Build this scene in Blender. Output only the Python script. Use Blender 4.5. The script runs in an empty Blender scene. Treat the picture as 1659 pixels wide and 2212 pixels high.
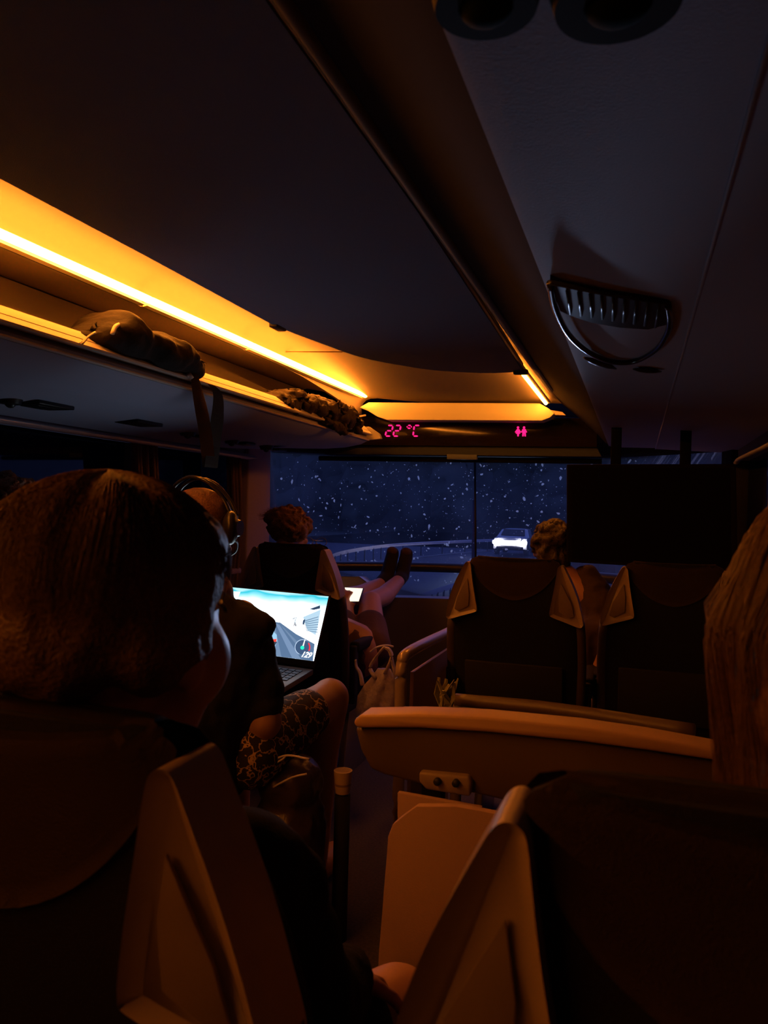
import bpy, bmesh, math, random
from mathutils import Vector, Matrix, noise
random.seed(7)
SC = bpy.context.scene
COL = SC.collection
# ---------------------------------------------------------------- camera
F, CX, CY = 1661.0, 829.5, 1106.0
EYE = Vector((0, 0, 1.2))
def _n(v): return v.normalized()
_v = _n(Vector((1375 - CX, -(1115 - CY), -F)))          # the bus axis +Y seen by the camera
_z0 = Vector((math.sin(.028), math.cos(.028), 0))
_w = _n(_z0 - _z0.dot(_v) * _v)
_x = _v.cross(_w)
A = Matrix((( _x.x, _v.x, _w.x), (_x.y, _v.y, _w.y), (_x.z, _v.z, _w.z)))   # world -> camera
AT = A.transposed()
cam = bpy.data.cameras.new('camera'); cam_o = bpy.data.objects.new('camera', cam); COL.objects.link(cam_o)
cam_o.matrix_world = Matrix.Translation(EYE) @ AT.to_4x4()
cam.sensor_fit = 'VERTICAL'; cam.sensor_height = 36.0; cam.lens = F / 2212 * 36
cam.clip_start = .02; cam.clip_end = 500
cam.dof.use_dof = True; cam.dof.focus_distance = 3.4; cam.dof.aperture_fstop = 11
SC.camera = cam_o
SC.view_settings.view_transform = 'Standard'; SC.view_settings.look = 'None'
SC.view_settings.gamma = 1; SC.view_settings.exposure = 0; SC.view_settings.use_curve_mapping = False

def at(px, py, Y=None, X=None, Z=None):
    """a place in the bus seen in a given direction, at a known distance along one bus axis"""
    d = AT @ Vector(((px - CX) / F, -(py - CY) / F, -1))
    if Y is not None: t = (Y - EYE.y) / d.y
    elif X is not None: t = (X - EYE.x) / d.x
    else: t = (Z - EYE.z) / d.z
    return EYE + d * t

# ---------------------------------------------------------------- light of the place
w = bpy.data.worlds.new('dusk'); SC.world = w; w.use_nodes = True
nt = w.node_tree; bg = nt.nodes['Background']
tc = nt.nodes.new('ShaderNodeTexCoord'); sp = nt.nodes.new('ShaderNodeSeparateXYZ'); cr = nt.nodes.new('ShaderNodeValToRGB')
nt.links.new(tc.outputs['Generated'], sp.inputs[0]); nt.links.new(sp.outputs['Z'], cr.inputs[0]); nt.links.new(cr.outputs[0], bg.inputs[0])
cr.color_ramp.elements[0].color = (.10, .14, .50, 1); cr.color_ramp.elements[1].color = (.06, .09, .40, 1)
bg.inputs[1].default_value = 1.1
STRIP_COL, STRIP_POWER = (1.0, .255, .020), 66.0
SCREEN = 1.35

# ---------------------------------------------------------------- materials
MATS = {}
def mat(name, col, rough=.6, metal=0, bump=0, scale=80, emit=None, es=1, var=0, spec=.5, trans=0, sheen=0, coat=0):
    if name in MATS: return MATS[name]
    m = bpy.data.materials.new(name); m.use_nodes = True; n = m.node_tree; b = n.nodes['Principled BSDF']
    b.inputs['Base Color'].default_value = (*col, 1); b.inputs['Roughness'].default_value = rough
    b.inputs['Metallic'].default_value = metal; b.inputs['Specular IOR Level'].default_value = spec
    if sheen: b.inputs['Sheen Weight'].default_value = sheen
    if coat: b.inputs['Coat Weight'].default_value = coat
    if emit:
        b.inputs['Emission Color'].default_value = (*emit, 1); b.inputs['Emission Strength'].default_value = es
    if bump or var:
        t = n.nodes.new('ShaderNodeTexCoord'); z = n.nodes.new('ShaderNodeTexNoise'); z.inputs['Scale'].default_value = scale
        z.inputs['Detail'].default_value = 4; n.links.new(t.outputs['Object'], z.inputs['Vector'])
        if bump:
            u = n.nodes.new('ShaderNodeBump'); u.inputs['Strength'].default_value = bump; u.inputs['Distance'].default_value = .004
            n.links.new(z.outputs[0], u.inputs['Height']); n.links.new(u.outputs[0], b.inputs['Normal'])
        if var:
            r = n.nodes.new('ShaderNodeValToRGB')
            r.color_ramp.elements[0].color = (*[c * (1 - var) for c in col], 1); r.color_ramp.elements[1].color = (*[min(1, c * (1 + var)) for c in col], 1)
            r.color_ramp.elements[0].position = .3; r.color_ramp.elements[1].position = .7
            n.links.new(z.outputs[0], r.inputs[0]); n.links.new(r.outputs[0], b.inputs['Base Color'])
    MATS[name] = m; return m
def glow(name, col, s=1):
    if name in MATS: return MATS[name]
    m = bpy.data.materials.new(name); m.use_nodes = True; n = m.node_tree; n.nodes.clear()
    o = n.nodes.new('ShaderNodeOutputMaterial'); e = n.nodes.new('ShaderNodeEmission')
    e.inputs[0].default_value = (*col, 1); e.inputs[1].default_value = s; n.links.new(e.outputs[0], o.inputs[0])
    MATS[name] = m; return m
def glass(name, tint, dust=.03, dustcol=(.6, .7, 1)):
    m = bpy.data.materials.new(name); m.use_nodes = True; n = m.node_tree; n.nodes.clear(); N = n.nodes.new; L = n.links.new
    o = N('ShaderNodeOutputMaterial'); t = N('ShaderNodeBsdfTransparent'); t.inputs[0].default_value = (*tint, 1)
    g = N('ShaderNodeBsdfGlossy'); g.inputs['Roughness'].default_value = .03
    fr = N('ShaderNodeFresnel'); fr.inputs[0].default_value = 1.25
    mx = N('ShaderNodeMixShader'); L(fr.outputs[0], mx.inputs[0]); L(t.outputs[0], mx.inputs[1]); L(g.outputs[0], mx.inputs[2])
    d = N('ShaderNodeBsdfTranslucent'); d.inputs[0].default_value = (*dustcol, 1)
    m2 = N('ShaderNodeMixShader'); L(mx.outputs[0], m2.inputs[1]); L(d.outputs[0], m2.inputs[2])
    tcn = N('ShaderNodeTexCoord'); nz = N('ShaderNodeTexNoise'); nz.inputs['Scale'].default_value = 2.2; nz.inputs['Detail'].default_value = 6
    mr = N('ShaderNodeMapRange'); mr.inputs['From Min'].default_value = .35; mr.inputs['From Max'].default_value = .7
    mr.inputs['To Min'].default_value = dust * .5; mr.inputs['To Max'].default_value = dust * 1.6
    L(tcn.outputs['Object'], nz.inputs['Vector']); L(nz.outputs[0], mr.inputs[0]); L(mr.outputs[0], m2.inputs[0]); L(m2.outputs[0], o.inputs[0])
    return m
PLASTIC = mat('pale_moulded_plastic', (.58, .54, .47), .55, bump=.12, scale=300)
PANEL = mat('ceiling_fabric', (.19, .23, .38), .95, bump=.5, scale=500, spec=.1)
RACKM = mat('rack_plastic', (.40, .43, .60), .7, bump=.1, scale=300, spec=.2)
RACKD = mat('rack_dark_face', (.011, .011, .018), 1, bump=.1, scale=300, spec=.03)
RUBBER = mat('black_rubber', (.012, .011, .011), .6)
BLACKP = mat('black_plastic', (.02, .02, .022), .35)
BLACKM = mat('matte_black_plastic', (.02, .018, .018), .75, spec=.2)
GLOSSB = mat('smoked_display_cover', (.012, .008, .009), .12)
SEATF = mat('dark_seat_fabric', (.014, .013, .019), .95, bump=.5, scale=600, var=.25, spec=.15)
COVERF = mat('headrest_cover_cloth', (.062, .042, .03), .9, bump=.4, scale=500, spec=.15)
WINGP = mat('grey_wing_plastic', (.33, .25, .19), .34, bump=.05, scale=250)
WINGI = mat('grey_wing_inset', (.22, .16, .12), .5, bump=.1, scale=300)
METAL = mat('brushed_metal', (.5, .48, .46), .28, metal=.9)
SKIN = mat('skin', (.42, .21, .15), .5, bump=.1, scale=200)
SKIND = mat('skin_tanned', (.36, .20, .14), .5, bump=.1, scale=200)
TSHIRT = mat('black_cotton', (.018, .017, .024), .95, bump=.4, scale=300, spec=.15)
HOODIE = mat('dark_jersey', (.014, .014, .018), .95, bump=.4, scale=250, spec=.12)
CARPET = mat('floor_vinyl', (.06, .05, .05), .8, bump=.3, scale=120, var=.3)
CURTAIN = mat('curtain_cloth', (.26, .17, .17), .9, bump=.4, scale=200)
WALLM = mat('wall_lining', (.16, .14, .14), .9, bump=.3, scale=300)
GUARDP = mat('pale_partition_panel', (.42, .27, .25), .75, bump=.15, scale=300)
STRIPM = glow('amber_tube_light', STRIP_COL, STRIP_POWER)

# ---------------------------------------------------------------- mesh helpers
def wl(o):
    v = Vector((0, 0, 0))
    while o: v += o.location; o = o.parent
    return v
def thing(name, label, cat, loc=(0, 0, 0), group=None):
    o = bpy.data.objects.new(name, None); COL.objects.link(o); o.location = loc; o.empty_display_size = .05
    o['label'] = label; o['category'] = cat
    if group: o['group'] = group
    return o
def tag(o, label, cat, group=None, kind=None):
    if label: o['label'] = label
    if cat: o['category'] = cat
    if group: o['group'] = group
    if kind: o['kind'] = kind
    return o
def mk(name, bm, m, parent=None, smooth=True, label=None, own=True, ang=None):
    """link as one object; the mesh is in world coordinates and gets its own origin"""
    bm.verts.ensure_lookup_table()
    bmesh.ops.recalc_face_normals(bm, faces=bm.faces)
    base = wl(parent)
    zz = Vector((0, 0, 0))
    if own and parent is None and len(bm.verts):
        c = sum((v.co for v in bm.verts), Vector()) / len(bm.verts); zz = Vector((c.x, c.y, min(v.co.z for v in bm.verts)))
    bmesh.ops.translate(bm, verts=bm.verts, vec=-(base + zz))
    me = bpy.data.meshes.new(name); bm.to_mesh(me); bm.free()
    o = bpy.data.objects.new(name, me); COL.objects.link(o); o.location = zz
    if parent: o.parent = parent
    me.materials.append(m)
    for p in me.polygons: p.use_smooth = smooth
    if smooth and ang:
        me.set_sharp_from_angle(angle=math.radians(ang))
    if label: o['label'] = label
    return o
def struct(name, bm, m, **k):
    o = mk(name, bm, m, own=False, **k); o['kind'] = 'structure'; return o
def box(bm, c, s, bev=0, rot=None, seg=2):
    M = Matrix.Translation(Vector(c)) @ (rot.to_4x4() if rot else Matrix()) @ Matrix.Diagonal((*s, 1))
    r = bmesh.ops.create_cube(bm, size=1, matrix=M)
    if bev:
        ed = list({e for v in r['verts'] for e in v.link_edges})
        bmesh.ops.bevel(bm, geom=ed, offset=bev, segments=seg, affect='EDGES', profile=.5)
def ell(bm, c, r, rot=None, sub=3):
    M = Matrix.Translation(Vector(c)) @ (rot.to_4x4() if rot else Matrix()) @ Matrix.Diagonal((*r, 1))
    bmesh.ops.create_icosphere(bm, subdivisions=sub, radius=1, matrix=M)
def frame(t, up=Vector((0, 0, 1))):
    t = t.normalized(); s = t.cross(up)
    if s.length < 1e-3: s = t.cross(Vector((1, 0, 0)))
    s.normalize(); return s, s.cross(t).normalized()
def tube(bm, pts, r, n=12, cap=True, flat=1.0, up=Vector((0, 0, 1))):
    pts = [Vector(p) for p in pts]; rs = r if isinstance(r, (list, tuple)) else [r] * len(pts)
    rings = []
    for i, p in enumerate(pts):
        t = pts[min(i + 1, len(pts) - 1)] - pts[max(i - 1, 0)]
        a, b = frame(t, up)
        rings.append([bm.verts.new(p + a * math.cos(k / n * math.tau) * rs[i] + b * math.sin(k / n * math.tau) * rs[i] * flat) for k in range(n)])
    for i in range(len(rings) - 1):
        for k in range(n):
            bm.faces.new((rings[i][k], rings[i][(k + 1) % n], rings[i + 1][(k + 1) % n], rings[i + 1][k]))
    if cap: bm.faces.new(rings[0][::-1]); bm.faces.new(rings[-1])
def capsule(bm, p0, r0, p1, r1, n=14):
    p0, p1 = Vector(p0), Vector(p1); d = p1 - p0; L = max(d.length, 1e-4); t = d / L
    pts, rs = [], []
    for k in range(5): a = math.radians(8 + k * 20.5); pts.append(p0 - t * r0 * math.cos(a)); rs.append(r0 * math.sin(a))
    for k in range(1, 6): pts.append(p0 + d * k / 6); rs.append(r0 + (r1 - r0) * k / 6)
    for k in range(5): a = math.radians(90 - k * 20.5); pts.append(p1 + t * r1 * math.cos(a)); rs.append(r1 * math.sin(a))
    tube(bm, pts, rs, n)
def spline(ctrl, n=12):
    c = [Vector(p) for p in ctrl]; c = [2 * c[0] - c[1]] + c + [2 * c[-1] - c[-2]]; out = []
    for i in range(1, len(c) - 2):
        for k in range(n):
            t = k / n; out.append(.5 * ((2 * c[i]) + (c[i + 1] - c[i - 1]) * t + (2 * c[i - 1] - 5 * c[i] + 4 * c[i + 1] - c[i + 2]) * t * t + (3 * c[i] - c[i - 1] - 3 * c[i + 1] + c[i + 2]) * t ** 3))
    out.append(c[-2]); return out
def sweep(bm, prof, path_pts, closed=False, cap=True):
    """prof: list of (X,Z) per station function of Y"""
    rows = []
    for st in path_pts: rows.append([bm.verts.new(p) for p in st])
    n = len(rows[0])
    for i in range(len(rows) - 1):
        for k in range(n if closed else n - 1):
            bm.faces.new((rows[i][k], rows[i][(k + 1) % n], rows[i + 1][(k + 1) % n], rows[i + 1][k]))
    if closed and cap: bm.faces.new(rows[0][::-1]); bm.faces.new(rows[-1])
def extr_y(bm, prof, y0, y1, closed=True, n=1):
    ys = [y0 + (y1 - y0) * i / n for i in range(n + 1)]
    sweep(bm, None, [[Vector((x, y, z)) for x, z in prof] for y in ys], closed)
def prism(bm, pts, vec, bev=0, inset=0, depth=0):
    """solid from a planar outline and a thickness vector; the first face may be inset"""
    vs = [bm.verts.new(Vector(p)) for p in pts]; f = bm.faces.new(vs)
    r = bmesh.ops.extrude_face_region(bm, geom=[f]); nv = [g for g in r['geom'] if isinstance(g, bmesh.types.BMVert)]
    bmesh.ops.translate(bm, verts=nv, vec=Vector(vec))
    if inset:
        ir = bmesh.ops.inset_region(bm, faces=[f], thickness=inset, depth=0)
        bmesh.ops.translate(bm, verts=list(f.verts), vec=Vector(vec).normalized() * depth)
    if bev:
        bmesh.ops.recalc_face_normals(bm, faces=bm.faces)
        ed = [e for e in bm.edges if e.is_manifold and e.calc_face_angle(0) > .6]
        bmesh.ops.bevel(bm, geom=ed, offset=bev, segments=2, affect='EDGES', profile=.5)
def bake(o, voxel=.008, smooth=6, disp=0, dscale=20, fac=.6):
    m = o.modifiers.new('r', 'REMESH'); m.mode = 'VOXEL'; m.voxel_size = voxel; m.use_smooth_shade = True
    s = o.modifiers.new('s', 'SMOOTH'); s.iterations = smooth; s.factor = fac
    dg = bpy.context.evaluated_depsgraph_get(); dg.update()
    me = bpy.data.meshes.new_from_object(o.evaluated_get(dg)); old = o.data; mm = old.materials[0]
    o.modifiers.clear(); o.data = me
    if not me.materials: me.materials.append(mm)
    if disp:
        for v in me.vertices:
            p = v.co + wl(o)
            v.co += v.normal * disp * (noise.fractal(p * dscale, 1.0, 2.0, 3))
    for p in me.polygons: p.use_smooth = True
    return o
def fused(name, build, m, parent, voxel=.008, smooth=6, disp=0, dscale=20, label=None):
    bm = bmesh.new(); build(bm); o = mk(name, bm, m, parent, label=label); return bake(o, voxel, smooth, disp, dscale)
def hand(bm, wrist, direction, palm_normal, curl=.5, s=1.0, side=1):
    d = Vector(direction).normalized(); nrm = Vector(palm_normal).normalized(); a = d.cross(nrm).normalized() * side; nrm = a.cross(d).normalized() * side
    wv = Vector(wrist); c = wv + d * .045 * s
    R = Matrix((a, d, nrm)).transposed(); ell(bm, c, (.04 * s, .05 * s, .016 * s), R)
    for k, (o, L) in enumerate(((-.03, .066), (-.0105, .075), (.0105, .071), (.03, .055))):
        p = wv + d * .085 * s + a * o * s; dr = d.copy(); rr = .0088 * s
        for q, f in enumerate((.45, .32, .23)):
            dr = (dr + nrm * curl * (.5 + .35 * q)).normalized(); p2 = p + dr * L * f * s * 1.1
            capsule(bm, p, rr, p2, rr * .92, 8); p = p2; rr *= .93
    p = wv + d * .03 * s - a * .036 * s; p2 = p + (d * .6 - a * .8 + nrm * .4).normalized() * .035 * s; p3 = p2 + (d * .9 - a * .2 + nrm * .5).normalized() * .03 * s
    capsule(bm, p, .012 * s, p2, .0105 * s, 8); capsule(bm, p2, .0105 * s, p3, .009 * s, 8)
def strands(name, paths, r, m, parent):
    cu = bpy.data.curves.new(name, 'CURVE'); cu.dimensions = '3D'; cu.bevel_depth = r; cu.bevel_resolution = 0; cu.resolution_u = 1
    base = wl(parent)
    for P in paths:
        s = cu.splines.new('POLY'); s.points.add(len(P) - 1)
        for i, p in enumerate(P): s.points[i].co = (*(Vector(p) - base), 1); s.points[i].radius = 1 - .75 * i / (len(P) - 1)
    cu.materials.append(m); o = bpy.data.objects.new(name, cu); COL.objects.link(o); o.parent = parent; o['kind'] = 'stuff'; return o
def copytree(o, parent=None):
    c = o.copy(); COL.objects.link(c); c.parent = parent
    for ch in [x for x in bpy.data.objects if x.parent == o]: copytree(ch, c)
    return c

# ================================================================ THE BUS SHELL
XL, XR = -2.12, .44
def wsY(x): return 4.78 - .43 * (x + .84) ** 2                # the bowed front of the deck
bm = bmesh.new(); box(bm, ((XL + XR) / 2, 1.3, -.05), (XR - XL + .1, 7.2, .1)); struct('floor', bm, CARPET, smooth=False)
bm = bmesh.new(); box(bm, ((XL + XR) / 2, 1.2, 1.98), (XR - XL + .1, 6.6, .06)); struct('ceiling', bm, WALLM, smooth=False)
bm = bmesh.new(); box(bm, ((XL + XR) / 2, -2.28, .95), (XR - XL + .1, .06, 2.1)); struct('wall_back', bm, WALLM, smooth=False)
for nm, X, s in (('wall_left', XL, -1), ('wall_right', XR, 1)):
    bm = bmesh.new(); x = X + s * .04
    box(bm, (x, .95, .33), (.08, 6.5, .66)); box(bm, (x, .95, 1.72), (.08, 6.5, .5))
    for yy in (-2.1, -.35, 1.42, 2.95, 4.05): box(bm, (x, yy, 1.07), (.08, .14, .86), .01)
    struct(nm, bm, WALLM, smooth=False)
    bm = bmesh.new(); box(bm, (X + s * .05, .97, 1.07), (.008, 6.2, .84)); struct('window_2' if s < 0 else 'window_3', bm, glass('side_glass' + nm, (.05, .055, .065), .004), smooth=False)
# front: dash wall, windscreen
N = 28
xs = [XL + (XR - XL) * i / N for i in range(N + 1)]
bm = bmesh.new()
sweep(bm, None, [[Vector((x, wsY(x) + .03, 0)), Vector((x, wsY(x) + .05, .60)), Vector((x, wsY(x) + .1, .60)), Vector((x, wsY(x) + .1, 0))] for x in xs], True)
struct('wall_front', bm, BLACKM)
bm = bmesh.new(); sweep(bm, None, [[Vector((x, wsY(x) + .06 + t * .012, .59)), Vector((x, wsY(x) + .0 + t * .012, 1.62))] for x in xs for t in (0,)])
bmesh.ops.solidify(bm, geom=bm.faces[:], thickness=.008)
struct('window_1', bm, glass('windscreen_glass', (.93, .95, .97), .055))
bm = bmesh.new(); sweep(bm, None, [[Vector((x, wsY(x) - .06, 1.545)), Vector((x, wsY(x) + .05, 1.52)), Vector((x, wsY(x) + .08, 1.98)), Vector((x, wsY(x) - .06, 1.98))] for x in xs], True)
struct('wall_front_header', bm, BLACKM)
for X, s in ((XL, 1), (XR, -1)):
    bm = bmesh.new(); y = wsY(X)
    extr = [(X - .08 * s, 3.9), (X + .025 * s, 3.9), (X + .055 * s, y - .02), (X + .04 * s, y + .08), (X - .08 * s, y + .12)]
    prism(bm, [(a, b, .6) for a, b in extr], (0, 0, 1.1), .01)
    struct('trim_1' if s > 0 else 'trim_2', bm, mat('pillar_lining', (.40, .30, .34), .85, bump=.3, scale=200) if s > 0 else BLACKM, ang=40)

# ---- lit cove ceiling (structure) between the strip and the hanging ceiling panel
cove = lambda y: [(-1.457, 1.80), (-1.459, 1.84), (-1.452, 1.866), (-1.434, 1.884), (-1.41, 1.892), (-1.37, 1.894), (-1.2, 1.876), (-1.0, 1.858), (-.7, 1.852), (-.42, 1.85), (-.33, 1.845), (-.25, 1.80), (-.25, 1.93), (-1.47, 1.93), (-1.47, 1.80)]
bm = bmesh.new(); st = []
for y in [-2.2 + .2 * i for i in range(27)] + [3.2, 3.4, 3.6, 3.8, 3.95, 4.0]:
    dz = 0 if y < 3.05 else -.085 * ((y - 3.05) / .95) ** 1.3
    st.append([Vector((x, y, z + dz)) for x, z in cove(y)])
sweep(bm, None, st, True)
struct('trim_3', bm, mat('cove_lining', (.20, .17, .15), .75, bump=.1, scale=300, spec=.2), ang=40)
bm = bmesh.new(); a = at(558, 760, Z=1.868); b = at(740, 758, Z=1.866)
tube(bm, [(a.x, a.y, 1.868), (b.x, b.y, 1.862)], .0025, 6); struct('trim_4', bm, mat('panel_seam', (.16, .09, .04), .8))

# ---- hanging grey ceiling panel with a curved front
edge = [at(*p, Z=1.78) for p in ((595, 705), (680, 737), (780, 772), (870, 790), (950, 801), (1050, 806), (1130, 803))]
le = at(300, 545, Z=1.78); re_ = at(900, 455, Z=1.78)
outline = [Vector((le.x - .0, -2.2, 1.78)), Vector((le.x, .5, 1.78)), le] + spline(edge, 5) + [Vector((re_.x, re_.y, 1.78)), Vector((re_.x, 0, 1.78)), Vector((re_.x, -2.2, 1.78))]
t = thing('ceiling_panel', 'wide dark grey fabric ceiling panel over the aisle with curved front edge', 'ceiling panel', (-.72, .5, 1.78))
bm = bmesh.new(); prism(bm, outline, (0, 0, .035)); mk('panel', bm, PANEL, t, smooth=False)
bm = bmesh.new(); tube(bm, [p + Vector((0, 0, .012)) for p in outline[2:-1]], .009, 8); mk('rubber_edge', bm, RUBBER, t, label='black rubber edging around the panel')
q = at(600, 705, Z=1.782); bm = bmesh.new(); box(bm, q, (.03, .07, .02), .004); mk('clip', bm, RUBBER, t)
q = at(1125, 804, Z=1.775); bm = bmesh.new(); box(bm, q, (.06, .03, .02), .006); mk('clip', bm, RUBBER, t)

# ---- amber strip light along the left rack
prev = None
cuts = [-2.1, -.3, 1.35, 2.06, 3.02, 3.98]
seps = [at(325, 683, X=-1.42).y, at(545, 768, X=-1.42).y]
cuts = [-2.1, -.2, seps[0], seps[1], 3.95]
labs = ['amber tube light of the left cove, nearest length leaving the picture at left', 'amber tube light of the left cove, length above the slumped dark bag',
        'amber tube light of the left cove, farthest length ending by the front panel']
t_ = []
for i in range(len(cuts) - 1):
    y0, y1 = cuts[i] + .006, cuts[i + 1] - .006
    if y1 < .9: lab = labs[0] if False else 'amber tube light of the left cove, length behind the camera'
    else: lab = labs[{2: 1, 3: 2}.get(i, 0)]
    if i == 1: lab = labs[0]
    L = thing('tube_light', lab, 'light', (-1.42, (y0 + y1) / 2, 1.8), 'amber tube lights of the left cove')
    bm = bmesh.new(); tube(bm, [(-1.42, y0, 1.816), (-1.42, y1, 1.816)], .0115, 12); mk('tube', bm, STRIPM, L)
    bm = bmesh.new(); extr_y(bm, [(-1.436, 1.803), (-1.453, 1.80), (-1.453, 1.835), (-1.450, 1.835), (-1.446, 1.806), (-1.436, 1.806)], y0, y1); mk('housing', bm, PLASTIC, L, smooth=False)
L = thing('tube_light', 'amber tube light at the front right ceiling corner, extended unseen above the panel', 'light', (-.44, 3.5, 1.8))
bm = bmesh.new(); tube(bm, [(-.53, 1.2, 1.832), (-.50, 3.10, 1.825), (-.445, 3.90, 1.752)], .009, 12); mk('tube', bm, STRIPM, L)  # stretch hidden above the panel is added to brighten the front ceiling
bm = bmesh.new(); tube(bm, [(-.515, 1.2, 1.838), (-.485, 3.10, 1.831), (-.43, 3.90, 1.758)], .008, 8); mk('housing', bm, PLASTIC, L)

# ---- left luggage rack
R = thing('luggage_rack', 'pale overhead luggage rack along the left windows, lit amber, carrying a bag and jacket', 'luggage rack', (-1.75, 1.5, 1.46))
YE = 3.92
def taper(y):                                   # the rounded nose at the front end
    t = max(0, (y - 2.9) / (YE - 2.9)); return t * t
ys = [-2.2, -1, 0, .5, 1, 1.5, 2, 2.4, 2.8, 3.0, 3.2, 3.4, 3.55, 3.7, 3.8, 3.88, YE]
def rack(prof): 
    bm = bmesh.new(); st = []
    for y in ys: st.append([Vector(p) for p in prof(y, taper(y))])
    sweep(bm, None, st, True); return bm
mk('back_wall', rack(lambda y, t: [(-1.457, y, 1.806), (-1.76, y, 1.858), (-1.78, y, 1.852), (-1.80, y, 1.86), (-1.80, y, 1.90), (-1.46, y, 1.84)]), mat('rack_upper_shade', (.16, .12, .10), .8), R, ang=30)  # shade of this upper face is put into its darker colour
mk('shelf', rack(lambda y, t: [(-1.41, y, 1.610), (-1.55, y, 1.605), (-1.64, y, 1.63), (-1.70, y, 1.70), (-1.745, y, 1.80), (-1.77, y, 1.846), (-1.80, y, 1.846), (-1.80, y, 1.59), (-1.41, y, 1.598)]), PLASTIC, R, ang=40)
mk('lip', rack(lambda y, t: [(-1.428, y, 1.650), (-1.415, y, 1.650), (-1.40, y, 1.638), (-1.385, y, 1.622), (-1.365, y, 1.604), (-1.366, y, 1.598), (-1.40, y, 1.600), (-1.425, y, 1.605), (-1.435, y, 1.625), (-1.434, y, 1.645)]), PLASTIC, R, ang=50)
bm = bmesh.new(); tube(bm, [(-1.3855, -2.2, 1.6225), (-1.3855, YE, 1.6225)], .0012, 6); mk('lip_groove', bm, mat('groove', (.15, .08, .03), .8), R)
mk('lower_line', rack(lambda y, t: [(-1.383, y, 1.577), (-1.379, y, 1.573), (-1.383, y, 1.568), (-1.40, y, 1.568), (-1.40, y, 1.577)]), mat('line_trim', (.6, .5, .42), .5), R)
mk('dark_channel', rack(lambda y, t: [(-1.398, y, 1.60), (-1.398, y, 1.572), (-1.43, y, 1.572), (-1.43, y, 1.60)]), mat('channel', (.2, .17, .2), .7), R)
def und(y, t):
    up = .065 * t
    top = [(-2.11, 1.60), (-1.40, 1.595)]
    lo = [(-1.392, 1.567), (-1.43, 1.545), (-1.52, 1.518), (-1.64, 1.498), (-1.76, 1.486), (-1.88, 1.478), (-1.93, 1.470), (-1.97, 1.474), (-2.11, 1.486)]
    return [(x, y, z) for x, z in top] + [(x, y, min(z + up * ((-1.39 - x) / .72) * 1.2, 1.59)) for x, z in lo]
mk('underside', rack(und), RACKM, R, ang=60)
bm = bmesh.new(); prism(bm, [(-1.385, YE - .0, 1.645), (-1.34, YE + .05, 1.61), (-1.335, YE + .07, 1.585), (-1.40, YE + .02, 1.575), (-1.8, YE + .0, 1.59), (-1.8, YE - .0, 1.66)], (0, .02, 0), .004)
mk('end_cap', bm, PLASTIC, R, ang=30)
VENTD = mat('vent_dark', (.015, .013, .015), .4)
for (px, py) in ((300, 940), (95, 893)):                      # square service hatches under the rack
    c = at(px, py, X=-1.72); c.z = 1.4885; bm = bmesh.new(); box(bm, c, (.10, .15, .012), .003); mk('hatch', bm, VENTD, R)
for k, (px, py) in enumerate(((22, 885), (405, 957), (500, 978), (575, 988))):   # air nozzles and lamps
    c = at(px, py, X=-1.74); c.z = 1.487
    bm = bmesh.new(); r = bmesh.ops.create_cone(bm, cap_ends=True, segments=24, radius1=.028, radius2=.036, depth=.02, matrix=Matrix.Translation(c)); n_ = mk('air_nozzle', bm, VENTD, R, ang=40)
    bm = bmesh.new(); ell(bm, c + Vector((0, 0, -.008)), (.016, .016, .014), sub=2); mk('nozzle_ball', bm, BLACKP, n_)
    bm = bmesh.new(); box(bm, c + Vector((.005, .11, .0)), (.07, .09, .012), .004); l_ = mk('reading_lamp', bm, VENTD, R)
bm = bmesh.new(); extr_y(bm, [(-1.99, 1.478), (-1.96, 1.458), (-2.02, 1.452), (-2.11, 1.46), (-2.11, 1.48)], -2.1, 3.75); mk('curtain_track', bm, mat('track', (.35, .32, .36), .5), R)

# ---- right luggage rack
R2 = thing('luggage_rack', 'dark overhead luggage rack above the right seats, with air vent and round lamps underneath', 'luggage rack', (.15, 1.2, 1.5))
bm = bmesh.new()
p = at(1290, 972, Z=1.555); y1 = min(p.y, 4.2)
xe = -.145
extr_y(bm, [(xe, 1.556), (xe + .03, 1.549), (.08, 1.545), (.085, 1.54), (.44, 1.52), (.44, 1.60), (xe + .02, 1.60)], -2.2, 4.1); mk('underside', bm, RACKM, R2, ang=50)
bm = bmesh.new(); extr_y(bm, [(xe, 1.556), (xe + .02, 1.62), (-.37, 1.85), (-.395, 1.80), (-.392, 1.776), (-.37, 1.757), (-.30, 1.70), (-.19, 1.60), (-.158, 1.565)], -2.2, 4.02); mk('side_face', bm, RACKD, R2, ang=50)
bm = bmesh.new(); tube(bm, [(-.392, -2.2, 1.774), (-.392, 3.0, 1.774), (-.392, 3.6, 1.774)], .016, 10); mk('edge_moulding', bm, mat('moulding', (.12, .12, .15), .6), R2)
bm = bmesh.new(); tube(bm, [(.082, -2.2, 1.5425), (.082, 4.1, 1.5425)], .0035, 8); mk('seam_rib', bm, RACKM, R2)
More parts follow.
